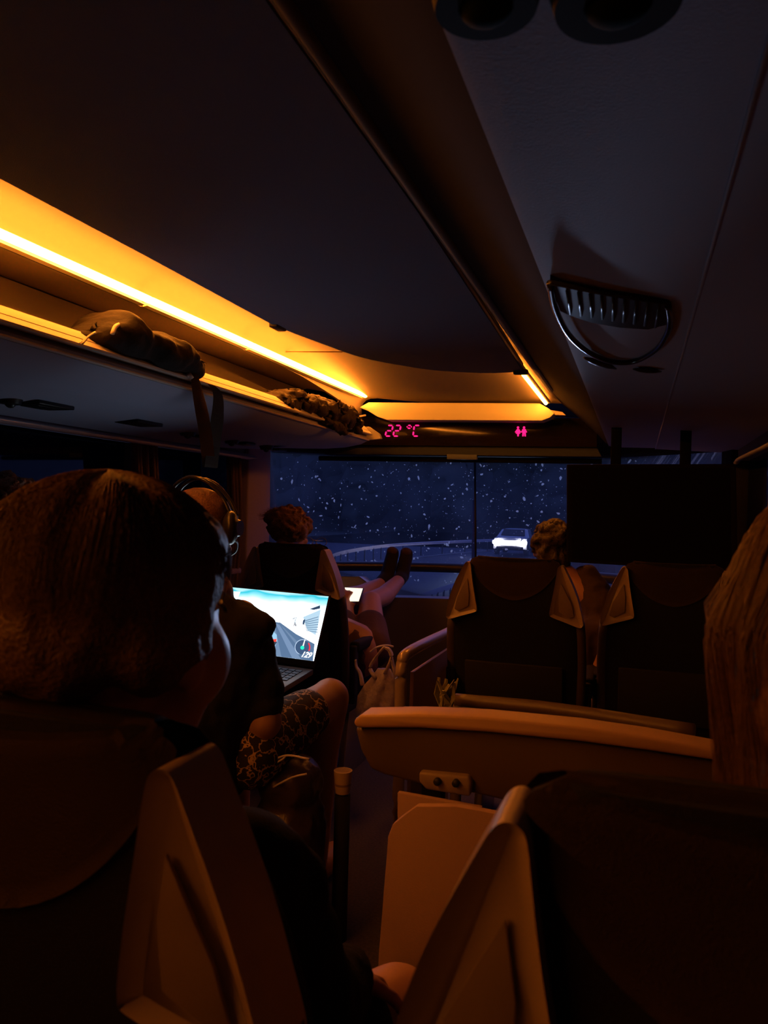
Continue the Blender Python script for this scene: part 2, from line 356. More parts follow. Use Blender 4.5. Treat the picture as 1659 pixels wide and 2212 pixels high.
# crescent air vent
def vp(px, py, d=0): p = at(px, py, Z=1.545 - d); return p
V = []
arc = [vp(*q, .004) for q in ((1188, 612), (1200, 668), (1228, 722), (1270, 760), (1320, 781), (1370, 781), (1415, 757), (1440, 722), (1447, 690), (1443, 660))]
bm = bmesh.new(); tube(bm, spline(arc, 6), .0055, 10); vr = mk('vent_ring', bm, mat('gloss_black', (.02, .022, .024), .2), R2)
top = [vp(*q, .004) for q in ((1188, 610), (1240, 622), (1310, 636), (1380, 643), (1446, 655), (1446, 700), (1400, 712), (1340, 708), (1280, 698), (1232, 682), (1210, 672))]
bm = bmesh.new(); prism(bm, top, (0, 0, .012)); vg = mk('vent_grille', bm, VENTD, R2, smooth=False)
for k in range(9):
    a = vp(1225 + k * 25, 628 + k * 3.4, .004); b = vp(1232 + k * 23, 678 + k * 3.6, .004)
    bm = bmesh.new(); tube(bm, [a, b], .0025, 6); mk('slat', bm, BLACKP, vg)
bm = bmesh.new(); tube(bm, [vp(1188, 610, .004), vp(1310, 634, .004), vp(1446, 655, .004)], .004, 8); mk('vent_bar', bm, BLACKP, R2)
for a_, b_ in (((1262, 772), (1330, 797)), ((1368, 797), (1428, 803))):
    bm = bmesh.new(); a, b = vp(*a_, .004), vp(*b_, .004); tube(bm, [a, a.lerp(b, .25), a.lerp(b, .5), a.lerp(b, .75), b], [.003, .011, .013, .011, .003], 10, flat=.5); mk('push_button', bm, BLACKP, R2)
for (px, py, rr) in ((1050, -15, .0375), (1335, -20, .045)):
    c = vp(px, py, .0); bm = bmesh.new(); bmesh.ops.create_cone(bm, cap_ends=True, segments=40, radius1=rr * .9, radius2=rr, depth=.014, matrix=Matrix.Translation(c + Vector((0, 0, -.004)))); o = mk('round_lamp', bm, BLACKM, R2, ang=40)
    bm = bmesh.new(); ell(bm, c + Vector((0, 0, -.008)), (rr * .5, rr * .5, .012), sub=3); mk('lamp_lens', bm, mat('lens', (.008, .014, .01), .9, spec=.05), o)

# ---- front header: amber-lit fascia, display, trims, blind
t = thing('front_fascia', 'amber-lit rounded fascia box across the front ceiling, above the red display', 'fascia', (-.8, 3.95, 1.68))
def py_(pxs, Y): return [at(a, b, Y=Y) for a, b in pxs]
bm = bmesh.new(); prism(bm, py_(((796, 869), (1166, 871), (1185, 882), (1198, 893), (1188, 902), (1170, 909), (835, 907), (815, 900), (795, 888), (775, 880)), 3.93), (0, .10, 0), .006)
mk('fascia_box', bm, mat('cream_fascia', (.85, .82, .66), .6), t, ang=40)
bm = bmesh.new(); prism(bm, py_(((1185, 885), (1215, 890), (1222, 897), (1196, 896)), 3.95), (0, .05, 0)); mk('side_bracket', bm, PLASTIC, t, smooth=False)
bm = bmesh.new(); tube(bm, [at(735, 893, Y=3.98), at(775, 884, Y=3.96)], .006, 8); tube(bm, [at(742, 905, Y=3.98), at(790, 897, Y=3.96)], .005, 8); mk('bracket_rod', bm, PLASTIC, t)
t = thing('information_display', 'dark glossy information display showing 22 °C and a toilet sign in red', 'display', (-.8, 4.08, 1.56))
bm = bmesh.new(); prism(bm, py_(((700, 897), (1290, 903), (1290, 966), (700, 961)), 4.08), (0, .06, 0), .004); mk('display_cover', bm, GLOSSB, t, ang=30)
RED = glow('red_led', (1.0, .012, .16), 1.9)
def segdigit(x, y, segs, w_=22, h=26, sk=6):
    # slanted seven segment glyph; x,y = lower left in picture units, placed on the display face
    P = {'a': ((0, 1), (1, 1)), 'g': ((0, .5), (1, .5)), 'd': ((0, 0), (1, 0)), 'f': ((0, 1), (0, .5)), 'b': ((1, 1), (1, .5)), 'e': ((0, .5), (0, 0)), 'c': ((1, .5), (1, 0))}
    bm = bmesh.new()
    for s in segs:
        (a, b), (c, d) = P[s]; q = [at(x + u * w_ + v * sk, y - v * h, Y=4.073) for u, v in ((a, b), (c, d))]
        dd = (q[1] - q[0]).normalized(); q[0] += dd * .004; q[1] -= dd * .004
        tube(bm, [q[0], q[0] + dd * .004, q[1] - dd * .004, q[1]], [.001, .0042, .0042, .001], 6)
    return bm
D = bpy.data.objects['display_cover']
for x, y, s, w_, h, sk in ((832, 942, 'abged', 21, 24, 6), (849, 942, 'abged', 21, 24, 6)): mk('digit', segdigit(x, y, s, 12, 23, 5), RED, D, label='glowing red digit 2')
mk('degree_mark', segdigit(878, 931, 'afgb', 9, 12, 2), RED, D)
mk('letter', segdigit(892, 942, 'afed', 12, 23, 3), RED, D, label='glowing red letter C')
for k, cx in enumerate((1119, 1132)):
    bm = bmesh.new(); Yd = 4.075
    c = at(cx, 923.5, Y=Yd); bmesh.ops.create_uvsphere(bm, u_segments=12, v_segments=8, radius=.0062, matrix=Matrix.Translation(c))
    if k == 0: pts = ((-6, 3), (0, 5.5), (6, 3), (3, 8), (4, 13), (2, 20), (-2, 20), (-4, 13), (-3, 8)); pts = ((-2, 4), (2, 4), (7, 11), (5, 12), (2.5, 8), (5, 14), (2, 14.5), (1.5, 20), (-1.5, 20), (-2, 14.5), (-5, 14), (-2.5, 8), (-5, 12), (-7, 11))
    else: pts = ((-3, 4), (3, 4), (6.5, 11), (5, 12), (3.5, 9), (4, 20), (1, 20), (.5, 14), (-.5, 14), (-1, 20), (-4, 20), (-3.5, 9), (-5, 12), (-6.5, 11))
    prism(bm, [at(cx + a, 922.5 + b, Y=Yd) for a, b in pts], (0, .003, 0))
    mk('person_symbol', bm, RED, D, smooth=False, label='glowing red toilet figure')
t = thing('front_header_rail', 'grey header rail across the top of the windscreen, below the display', 'header rail', (-.8, 4.1, 1.5))
bm = bmesh.new(); prism(bm, py_(((700, 961), (1290, 966), (1300, 987), (700, 981)), 4.1), (0, .12, 0), .005); mk('rail', bm, mat('header_grey', (.04, .05, .08), .9, spec=.05), t, ang=30)
bm = bmesh.new(); prism(bm, py_(((965, 981), (1030, 982), (1030, 993), (965, 992)), 4.095), (0, .03, 0), .003); mk('latch', bm, mat('latch', (.07, .09, .15), .6), t, ang=30)
bm = bmesh.new(); a = at(690, 990, Y=4.2); b = at(1300, 997, Y=4.2)
tube(bm, [a, b], .014, 12); bl = mk('roller_blind', bm, BLACKM, None); tag(bl, 'dark rolled-up sun blind along the top of the windscreen', 'blind')
# windscreen divider and wiper
t = thing('windscreen_divider', 'thin black vertical divider strip of the windscreen with wiper arm', 'windscreen divider', (at(1026, 1200, Y=4.7).x, 4.66, .68))
bm = bmesh.new(); tube(bm, [at(1026, 992, Y=4.66), at(1028, 1300, Y=4.70)], .007, 8); mk('strip', bm, RUBBER, t)
bm = bmesh.new(); tube(bm, [at(1024, 1080, Y=4.83), at(1023, 1200, Y=4.86), at(1018, 1290, Y=4.86)], [.010, .013, .012], 8); bm2 = mk('wiper', bm, RUBBER, t)
# rail across the glass
bm = bmesh.new(); pts = []
for x in xs[1:-1]: pts.append(Vector((x, wsY(x) - .05, .845)))
tube(bm, pts, .030, 12, flat=1.0); o = mk('crossbar', bm, BLACKP, None); tag(o, 'black safety bar crossing the lower windscreen behind the crossed feet', 'safety bar')
# dashboard shelf
bm = bmesh.new(); sweep(bm, None, [[Vector((x, wsY(x) + .02, .60)), Vector((x, wsY(x) - .28, .69)), Vector((x, wsY(x) - .335, .682)), Vector((x, wsY(x) - .33, .64)), Vector((x, wsY(x) - .25, .4)), Vector((x, wsY(x) - .2, 0)), Vector((x, wsY(x) + .02, 0))] for x in xs], True)
o = mk('dashboard', bm, mat('dash_plastic', (.13, .12, .15), .4, bump=.1, scale=200), None, ang=40); tag(o, 'dark padded ledge below the windscreen with blue highlight on its rim', 'dashboard')

# ---- curtains on the left windows
def curtain(x0, x1, py0, py1, X, lab):
    t = thing('curtain', lab, 'curtain', at((x0 + x1) / 2, py1, X=X), None)
    a = at(x0, py0, X=X); b = at(x1, py0, X=X); z0, z1 = 1.47, .62
    bm = bmesh.new(); n = 40; st = []
    for i in range(n + 1):
        f = i / n; y = a.y + (b.y - a.y) * f; dx = .022 * math.sin(f * math.tau * 5) + .008 * math.sin(f * 41)
        st.append([Vector((X + dx + .01, y + .02 * math.sin(z * 7), z)) for z in [z0 + (z1 - z0) * k / 8 for k in range(9)]])
    sweep(bm, None, st); bmesh.ops.solidify(bm, geom=bm.faces[:], thickness=.003); mk('cloth', bm, CURTAIN, t)
    bm = bmesh.new(); box(bm, (X + .012, (a.y + b.y) / 2, .85), (.05, abs(b.y - a.y) * .9, .03), .008); mk('tie_band', bm, CURTAIN, t)
curtain(283, 340, 985, 1080, -2.06, 'brown curtain gathered on the left side window, behind the near head')
curtain(492, 516, 1010, 1130, -2.05, 'mauve curtain gathered at the front left corner pillar beside the windscreen')

# ================================================================ SEATS
TILT = .20
def W(h):
    K = ((.30, .20), (.45, .225), (.70, .232), (.84, .228), (.92, .212), (1.0, .180), (1.045, .165), (1.066, .150), (1.075, .13))
    for (a, wa), (b, wb) in zip(K, K[1:]):
        if h <= b: return wa + (wb - wa) * max(0, (h - a) / (b - a))
    return .13
def T(h): return .055 if h < .9 else .055 - .030 * ((h - .9) / .175) ** 1.6
def yc(h): return (h - .45) * -TILT + .0
def seat():
    t = thing('coach_seat', 'x', 'seat')
    bm = bmesh.new(); hs = [.30 + .05 * i for i in range(14)] + [.98, 1.01, 1.03, 1.05, 1.062, 1.072, 1.077]; st = []
    for h in hs:
        ring = []
        for k in range(32):
            a = k / 32 * math.tau; c, s = math.cos(a), math.sin(a); e = .55
            ring.append(Vector((W(h) * math.copysign(abs(c) ** e, c), yc(h) + T(h) * math.copysign(abs(s) ** e, s), h)))
        st.append(ring)
    sweep(bm, None, st, True); b = mk('backrest', bm, SEATF, t, ang=60)
    # cloth cover over the top of the backrest
    bm = bmesh.new(); st = []
    for i in range(25):
        u = -1 + 2 * i / 24; row = []
        for k in range(16):
            f = k / 15
            lowr = 1.06 - .135 * (1 - abs(u) ** 1.7)
            if f < .55: h = lowr + (1.079 - lowr) * f / .55; side = -1
            else: h = 1.079 - (f - .55) / .45 * .05; side = 1
            hh = min(h, 1.075); x = u * (W(hh) + .002) * .985; tt = T(hh) * (1 - min(1, abs(u)) ** 6 * .5)
            cut = 1 if h < 1.07 else .35
            row.append(Vector((x, yc(hh) + side * (tt * cut + .004), h + .004)))
        st.append(row)
    sweep(bm, None, st); bmesh.ops.solidify(bm, geom=bm.faces[:], thickness=.003); mk('headrest_cover', bm, COVERF, b)
    # side wings: grey moulded grips
    for s in (-1, 1):
        bm = bmesh.new()
        o2 = [(.147, 1.044), (.150, 1.055), (.158, 1.060), (.167, 1.056), (.177, 1.038), (.202, .985), (.221, .93), (.234, .865), (.232, .852), (.220, .848), (.180, .862), (.130, .880), (.124, .892), (.130, .93), (.140, .99)]
        o3 = spline([Vector((x, h, 0)) for x, h in o2 + o2[:1]], 4)[:-1]
        pts = [(s * p.x, yc(p.y) - T(p.y) - .016, p.y) for p in o3]
        prism(bm, pts, (0, .062, 0), .0, inset=.012, depth=.012); wg = mk('side_wing', bm, WINGP, t, ang=50, label='light grey moulded plastic corner grip')
        bm = bmesh.new(); i2 = [(.160, 1.0), (.178, .965), (.195, .93), (.205, .885), (.19, .878), (.155, .90), (.153, .95)]
        prism(bm, [(s * x, yc(h) - T(h) - .0085, h) for x, h in i2], (0, .004, 0), .001, ); mk('wing_inset', bm, WINGI, wg, ang=40)
        # shell edge running down from the wing
        bm = bmesh.new(); tube(bm, [(s * (W(h) - .004), yc(h) - .022, h) for h in [.86 - .05 * i for i in range(11)]], .018, 10); mk('shell_edge', bm, mat('shell', (.05, .032, .026), .6), t)
        bm = bmesh.new(); box(bm, (s * .245, .17, .62), (.045, .34, .05), .014, seg=3); ar = mk('armrest', bm, BLACKM, t)
        bm = bmesh.new(); box(bm, (s * .245, .0, .50), (.03, .05, .26), .008); mk('armrest_bracket', bm, BLACKM, ar)
    bm = bmesh.new(); box(bm, (0, .22, .42), (.45, .48, .12), .04, seg=4); mk('seat_cushion', bm, SEATF, t)
    bm = bmesh.new(); box(bm, (0, .2, .335), (.43, .42, .05), .01); mk('seat_frame', bm, BLACKM, t)
    for s in (-1, 1):
        bm = bmesh.new(); prism(bm, [(s * .16, .05, 0), (s * .16, .36, 0), (s * .16, .30, .32), (s * .16, .12, .32)], (.03, 0, 0), .004); mk('leg', bm, METAL, t, ang=40)
    # rear magazine pocket
    bm = bmesh.new(); box(bm, (0, yc(.62) - .062, .60), (.34, .012, .20), .004, rot=Matrix.Rotation(-math.atan(-TILT), 3, 'X')); mk('back_pocket', bm, BLACKM, b)
    return t
S0 = seat()
SEATS = [((.095, .60), 'nearest coach seat at lower right, grey wing, under the long-haired passenger'),
         ((-.45, .60), 'dark coach seat at the lower left, nearest on the left, behind the short-haired head'),
         ((-.395, 2.80), 'coach seat with two light grey corner wings, right of the white plastic bag'),
         ((.125, 2.90), 'dark coach seat below the hanging monitor, only its left grey wing lit'),
         ((-1.39, 3.12), 'dark coach seat behind the laptop screen at the far left, under the hair bun'),
         ((-1.30, 1.60), 'dark coach seat of the passenger in black T-shirt with headphones'),
         ((-1.80, 1.60), 'dark coach seat at the left window beside the headphone wearer')]
for i, ((x, y), lab) in enumerate(SEATS):
    o = S0 if i == 0 else copytree(S0)
    o.location = (x, y, 0); o['label'] = lab
    if i == 0: o.scale = (1, 1, .968); o['group'] = 'coach seats'

# ================================================================ STAIR GUARD TABLE, PANELS, RAILS
t = thing('stair_guard_table', 'pale-rimmed fixed table across the middle with socket box beneath its edge', 'table', (-.1, 1.66, .5))
Y0 = 1.62
rim = py_(((768, 1552), (778, 1545), (900, 1543), (1050, 1550), (1250, 1570), (1400, 1592), (1560, 1622), (1590, 1650), (1400, 1622), (1250, 1602), (1050, 1582), (900, 1573), (770, 1573), (762, 1562)), Y0)
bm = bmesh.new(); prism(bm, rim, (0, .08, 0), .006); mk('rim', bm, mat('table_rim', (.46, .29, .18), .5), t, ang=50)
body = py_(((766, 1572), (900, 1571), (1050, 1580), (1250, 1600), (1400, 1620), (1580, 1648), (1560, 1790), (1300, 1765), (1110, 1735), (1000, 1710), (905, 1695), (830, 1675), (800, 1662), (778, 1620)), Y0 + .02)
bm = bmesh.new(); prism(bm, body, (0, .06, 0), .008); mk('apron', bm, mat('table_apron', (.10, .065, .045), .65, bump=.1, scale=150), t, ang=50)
bm = bmesh.new(); prism(bm, py_(((905, 1668), (1010, 1678), (1018, 1690), (1015, 1722), (920, 1706), (905, 1690)), Y0 - .0), (0, .05, 0), .005); sb = mk('socket_box', bm, mat('socket_plastic', (.28, .21, .16), .55), t, ang=50)
for px in (945, 985):
    c = at(px, 1688 + (px - 945) * .08, Y=Y0 - .004); bm = bmesh.new(); bmesh.ops.create_cone(bm, cap_ends=True, segments=20, radius1=.008, radius2=.008, depth=.012, matrix=Matrix.Translation(c) @ Matrix.Rotation(math.pi / 2, 4, 'X')); mk('socket', bm, RUBBER, sb)
z = at(870, 1530, Y=1.9).z
tt = py_(((835, 1545), (868, 1531), (1000, 1533), (1200, 1552), (1380, 1585), (1480, 1610), (1480, 1640), (1200, 1590), (1000, 1565), (835, 1560)), 1.80)
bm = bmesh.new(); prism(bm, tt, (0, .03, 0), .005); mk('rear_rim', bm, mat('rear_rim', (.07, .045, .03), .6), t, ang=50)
bm = bmesh.new(); a = at(760, 1560, Y=1.72); box(bm, ((a.x + .42) / 2 + .04, 1.735, a.z - .03), (.42 - a.x - .04, .14, .012)); mk('tabletop', bm, mat('tabletop', (.2, .15, .12), .5), t)
bm = bmesh.new(); a = at(860, 1700, Y=1.72); box(bm, (a.x + .08, 1.74, .3), (.05, .05, .6), .01); mk('support_leg', bm, BLACKM, t)
t = thing('partition_panel', 'pale flat partition panel with rounded corner below the table', 'partition', (-.3, 1.5, 0))
pp = py_(((1180, 1780), (1040, 1752), (985, 1742), (900, 1742), (868, 1765), (848, 1782), (838, 1808), (835, 1850), (818, 2060), (806, 2330), (1200, 2330)), 1.50)
bm = bmesh.new(); prism(bm, pp, (0, .02, 0), .002); mk('panel', bm, GUARDP, t, ang=30)
bm = bmesh.new(); prism(bm, py_(((858, 1712), (1040, 1745), (1040, 1900), (860, 1900)), 1.58), (0, .015, 0), .002); mk('rear_panel', bm, GUARDP, t, ang=30)

t = thing('stair_rail', 'tubular guard rail with panel and bright top edge, left of the far right seat', 'guard rail', (at(880, 1540, Y=2.35).x, 2.5, 0))
a, b, c, d = at(963, 1368, X=-.70), at(885, 1408, X=-.70), at(868, 1430, X=-.705), at(880, 1545, Y=2.30)
bm = bmesh.new(); tube(bm, spline([a + (a - b) * .6, a, b, c + Vector((0, 0, -.01)), Vector((c.x, c.y - .005, c.z - .12)), Vector((c.x, c.y, .35)), Vector((c.x, c.y, .0))], 8), .019, 12); mk('tube', bm, mat('rail_tube', (.42, .33, .28), .25, metal=.2), t)
bm = bmesh.new(); prism(bm, [(c.x + .015, c.y + .05, .05), (c.x + .015, c.y + .05, c.z - .04), (a.x + .015, a.y, a.z - .05), (a.x + .015, a.y, .05)], (.012, 0, 0)); mk('infill_panel', bm, mat('infill', (.33, .2, .12), .5), t, smooth=False)
bm = bmesh.new(); tube(bm, spline([at(985, 1512, Y=2.45), at(1200, 1533, Y=2.4), at(1500, 1580, Y=2.3)], 8), .022, 12)
tube(bm, [at(990, 1512, Y=2.45), (at(990, 1512, Y=2.45).x, 2.45, 0)], .018, 10)
o = mk('handrail', bm, mat('handrail_brown', (.12, .085, .06), .4), None); tag(o, 'brown padded handrail running behind the far right seats, above the table', 'handrail')
# ---- monitor
t = thing('monitor', 'large black monitor, switched off, hanging under the right rack at the front', 'monitor', at(1408, 1215, Y=3.15))
mm = [at(1224, 1003, Y=3.15), at(1590, 1002, Y=3.15), at(1594, 1236, Y=3.15), at(1224, 1214, Y=3.15)]
bm = bmesh.new(); prism(bm, mm, (0, .045, 0), .005, inset=.016, depth=.004); mn = mk('housing', bm, mat('monitor_plastic', (.008, .006, .006), .9, spec=.05), t, ang=40)
cc = sum(mm, Vector()) / 4
bm = bmesh.new(); prism(bm, [cc + (p - cc) * .93 + Vector((0, .0032, 0)) for p in mm], (0, .006, 0)); mk('screen', bm, mat('off_screen', (.004, .003, .003), .8, spec=.05), t, smooth=False)
for px in (1330, 1480):
    p = at(px, 1003, Y=3.19); bm = bmesh.new(); box(bm, (p.x, 3.19, (p.z + 1.56) / 2), (.04, .02, 1.56 - p.z), .003); mk('mount_arm', bm, mat('arm_black', (.006, .006, .006), 1, spec=.02), t)
t = thing('corner_bracket', 'pale grip bracket at the right edge beside the dark rack end', 'bracket', at(1625, 985, Y=2.6))
bm = bmesh.new(); tube(bm, spline([at(1590, 1000, X=.36), at(1600, 990, X=.365), at(1659, 962, X=.37), at(1720, 925, X=.37)], 6), .010, 10, flat=.7); mk('grip', bm, mat('bracket_pale', (.2, .2, .3), .6), t)

# ================================================================ THINGS ON THE RACK
def heap(name, st, m, parent, disp, dscale, n=28, voxel=.008, label=None):
    """st: list of (y, xc, half-width, z0, height)"""
    bm = bmesh.new(); rows = []
    for y, x, w_, z0, h in st:
        rows.append([Vector((x + w_ * math.cos(k / n * math.tau), y, z0 + h * (.5 + .5 * math.sin(k / n * math.tau)))) for k in range(n)])
    sweep(bm, None, rows, True); o = mk(name, bm, m, parent, label=label); return bake(o, voxel, 3, disp, dscale)
BAGM = mat('dark_bag_cloth', (.009, .004, .0035), .9, bump=.5, scale=90)
t = thing('holdall', 'slumped dark holdall with light marks and hanging straps on the left luggage rack', 'bag', (-1.45, 2.05, 1.6))
yb = lambda px: at(px, 760, X=-1.42).y
st = [(yb(160), -1.43, .02, 1.635, .015), (yb(185), -1.44, .07, 1.61, .065), (yb(215), -1.44, .10, 1.602, .105), (yb(245), -1.44, .11, 1.602, .145), (yb(262), -1.44, .11, 1.602, .150),
      (yb(285), -1.44, .11, 1.602, .125), (yb(310), -1.43, .11, 1.600, .115), (yb(340), -1.43, .11, 1.598, .125), (yb(370), -1.43, .11, 1.596, .125), (yb(392), -1.43, .10, 1.596, .110), (yb(408), -1.43, .08, 1.600, .085), (yb(414), -1.43, .04, 1.62, .04)]
bag = heap('bag_body', st, BAGM, t, .018, 9)
PALE = mat('pale_print', (.62, .56, .5), .6)
def onbag(pts, w_):
    bm = bmesh.new(); P = [at(a, b, X=c) for a, b, c in pts]; tube(bm, spline(P, 5), w_, 8, flat=.8); return bm
mk('reflective_stripe', onbag([(262, 699, -1.385), (250, 705, -1.345), (243, 720, -1.335)], .0065), PALE, bag, label='pale reflective stripe')
mk('reflective_stripe', onbag([(205, 718, -1.36), (190, 728, -1.35), (178, 742, -1.345)], .0035), PALE, bag, label='pale reflective stripe')
mk('reflective_stripe', onbag([(182, 733, -1.36), (172, 741, -1.355)], .002), PALE, bag, label='pale reflective stripe')
def ribbon(P, hw, m, name, parent, tw=0):
    bm = bmesh.new(); P = spline(P, 8); st = []
    for i, p in enumerate(P):
        f = i / (len(P) - 1); wdt = hw * (.35 + .65 * min(1, f * 1.6)); d = Vector((.25, 1, 0)).normalized() * wdt; st.append([p - d, p + d])
    sweep(bm, None, st); bmesh.ops.solidify(bm, geom=bm.faces[:], thickness=.0025); return mk(name, bm, m, parent)
STR = mat('brown_strap_webbing', (.05, .027, .02), .8, bump=.5, scale=300)
ribbon([at(410, 795, X=-1.37), at(420, 815, X=-1.355), at(430, 860, X=-1.35), at(443, 930, X=-1.35), at(452, 1010, X=-1.35)], .030, STR, 'strap', t)
ribbon([at(440, 828, X=-1.375), at(458, 833, X=-1.36), at(471, 855, X=-1.35), at(470, 900, X=-1.345), at(464, 945, X=-1.345), at(456, 1010, X=-1.345)], .030, STR, 'strap', t)
bm = bmesh.new(); tube(bm, [at(404, 813, X=-1.37), at(408, 808, X=-1.365), at(414, 818, X=-1.36)], .009, 8); mk('strap_buckle', bm, PALE, t)

t = thing('jacket', 'crumpled dark brown jacket at the front end of the left luggage rack', 'jacket', (-1.45, 3.4, 1.6))
yb = lambda px: at(px, 880, X=-1.42).y
st = [(yb(585), -1.45, .02, 1.63, .015), (yb(610), -1.45, .07, 1.605, .075), (yb(640), -1.45, .09, 1.60, .11), (yb(670), -1.45, .10, 1.60, .11), (yb(700), -1.44, .11, 1.60, .11), (yb(725), -1.43, .11, 1.595, .115), (yb(745), -1.42, .10, 1.59, .07), (yb(755), -1.42, .05, 1.60, .03)]
JK = mat('jacket_cloth', (.03, .018, .012), .75, bump=.6, scale=70)
heap('jacket_body', st, JK, t, .035, 16)
bm = bmesh.new()
for q in (((700, 905, -1.37, .02), (735, 925, -1.34, .03), (742, 938, -1.335, .02)), ((765, 915, -1.35, .015), (772, 930, -1.34, .025), (778, 935, -1.34, .014)), ((748, 893, -1.36, .006), (746, 915, -1.35, .015), (750, 930, -1.34, .012))):
    P = [at(a, b, X=c) for a, b, c, r in q]; tube(bm, P, [r for *_, r in q], 10, flat=.7)
sl = mk('sleeve', bm, JK, t, label='sleeve drooping over the rack lip'); bake(sl, .006, 4, .012, 30)

# ================================================================ LAPTOP
BR = at(678, 1428, Y=2.28); TR = at(694, 1288, Y=2.37)
V_ = TR - BR; H_ = V_.length; U_ = Vector((1, -.06, -.018)).normalized(); V_ = V_.normalized(); V_ = (V_ - U_ * V_.dot(U_)).normalized(); Wd = H_ * 1.72
O_ = BR - U_ * Wd; Nn = U_.cross(V_).normalized()        # points to -Y (towards the user)
if Nn.y > 0: Nn = -Nn
t = thing('laptop', 'open laptop showing a racing game, on the lap of the headphone wearer', 'laptop', BR - U_ * Wd * .5 - Vector((0, 0, .03)))
def sc(s, v, d=0.0): return O_ + U_ * Wd * s + V_ * H_ * v + Nn * d
bm = bmesh.new(); prism(bm, [sc(-.02, -.10, .0), sc(1.015, -.10, .0), sc(1.015, 1.025, .0), sc(-.02, 1.025, .0)], -Nn * .007, .002); lid = mk('screen_lid', bm, BLACKM, t, ang=40)
def rgb(r, g, b): 
    f = lambda c: (c / 255) ** 2.2
    return (f(r), f(g), f(b))
def inv(px, py):      # picture direction to screen coordinates
    d = AT @ Vector(((px - CX) / F, -(py - CY) / F, -1)); tt = (O_ - EYE).dot(Nn) / d.dot(Nn); p = EYE + d * tt - O_
    return p.dot(U_) / Wd, p.dot(V_) / H_
LAY = [0.0006]
def game(name, pts, col, s=1.0, parent=None, k=1, raw=False):
    LAY[0] += .00012
    bm = bmesh.new(); P = []
    for p in pts:
        a, b = p if raw else inv(*p); P.append(sc(min(max(a, 0), 1), min(max(b, 0), 1), LAY[0]))
    bm.faces.new([bm.verts.new(p) for p in P]); return mk(name, bm, glow('screen_%s_%d_%d_%d' % (name, *[int(c * 999) for c in col]), col, s * SCREEN), parent or dsp, smooth=False)
bm = bmesh.new(); bm.faces.new([bm.verts.new(sc(a, b, .0006)) for a, b in ((0, 0), (1, 0), (1, 1), (0, 1))])
# screen picture: bright sky fading to cyan at its upper left
def screenmat():
    m = bpy.data.materials.new('game_sky'); m.use_nodes = True; n = m.node_tree; n.nodes.clear(); Nd = n.nodes.new; L = n.links.new
    o = Nd('ShaderNodeOutputMaterial'); e = Nd('ShaderNodeEmission'); e.inputs[1].default_value = 5.5
    at_ = Nd('ShaderNodeTexCoord'); g = Nd('ShaderNodeSeparateXYZ'); L(at_.outputs['UV'], g.inputs[0])
    r = Nd('ShaderNodeValToRGB'); el = r.color_ramp.elements; el[0].color = (.72, .86, 1.0, 1); el[0].position = .60
    el[1].color = (.09, .19, .22, 1); el[1].position = .90; x = el.new(.97); x.color = (.004, .12, .15, 1); x = el.new(1.0); x.color = (.10, .18, .2, 1)
    ns = Nd('ShaderNodeTexNoise'); ns.inputs['Scale'].default_value = 3.0; L(at_.outputs['UV'], ns.inputs['Vector'])
    ma = Nd('ShaderNodeMath'); ma.operation = 'MULTIPLY_ADD'; L(ns.outputs[0], ma.inputs[0]); ma.inputs[1].default_value = .22; L(g.outputs['Y'], ma.inputs[2])
    m3 = Nd('ShaderNodeMath'); m3.operation = 'SUBTRACT'; L(ma.outputs[0], m3.inputs[0]); m3.inputs[1].default_value = .10
    L(m3.outputs[0], r.inputs[0]); L(r.outputs[0], e.inputs[0]); L(e.outputs[0], o.inputs[0]); return m
dsp = mk('display', bm, screenmat(), lid, smooth=False, label='bright racing game picture')
uv = dsp.data.uv_layers.new(name='UVMap')
for l in dsp.data.loops:
    co = dsp.data.vertices[l.vertex_index].co + wl(dsp) - O_; uv.data[l.index].uv = (co.dot(U_) / Wd, co.dot(V_) / H_)
game('cloud_bank', ((486, 1276), (520, 1278), (515, 1290), (488, 1288)), (.75, 1, 1), 1)
game('game_road', ((555, 1348), (592, 1343), (606, 1345), (640, 1370), (680, 1391), (676, 1429), (540, 1424)), rgb(92, 118, 152), .8, lid)
game('road_blur', ((595, 1346), (604, 1350), (650, 1428), (630, 1428)), rgb(120, 145, 180), .8, lid)
game('road_blur', ((588, 1346), (593, 1346), (606, 1428), (592, 1426)), rgb(115, 140, 172), .8, lid)
game('road_blur', ((608, 1352), (613, 1356), (668, 1412), (660, 1418)), rgb(112, 136, 168), .8, lid)
game('snow_bank', ((604, 1344), (688, 1350), (681, 1392), (640, 1370)), (1, 1, 1), 1.1, lid)
game('game_building', ((655, 1333), (693, 1317), (689, 1345), (682, 1372), (665, 1362), (660, 1350)), rgb(175, 205, 225), .9, lid)
for k in range(7): game('window_row', ((658 + k * .4, 1341 + k * 3.4), (688, 1332 + k * 5.6), (688, 1333.6 + k * 5.6), (660 + k * .4, 1342.5 + k * 3.4)), rgb(110, 140, 170), .8, lid)
game('roof_edge', ((669, 1316), (692, 1308), (692, 1315), (678, 1318)), rgb(60, 75, 100), .7, lid)
game('dark_tree', ((655, 1340), (660, 1338), (658, 1350), (654, 1349)), rgb(60, 80, 110), .7, lid)
for a, b in ((633, 640), (640, 636), (637, 641)): game('spectator', ((a, 1336), (a + 1.2, 1336), (b, 1353), (b - 1.2, 1353)), rgb(60, 75, 95), .8, lid)
game('spectator', ((633, 1336), (642, 1334), (642, 1335.4), (633, 1337.4)), rgb(60, 75, 95), .8, lid)
for k in range(7): game('tree_line', ((553 + k * 2.4, 1327 + k * 2.6), (560 + k * 2.6, 1326 + k * 2.4), (566 + k * 2.2, 1331 + k * 2.2), (556 + k * 2.6, 1333 + k * 2)), rgb(120 + k * 12, 145 + k * 10, 180 + k * 6), .8, lid)
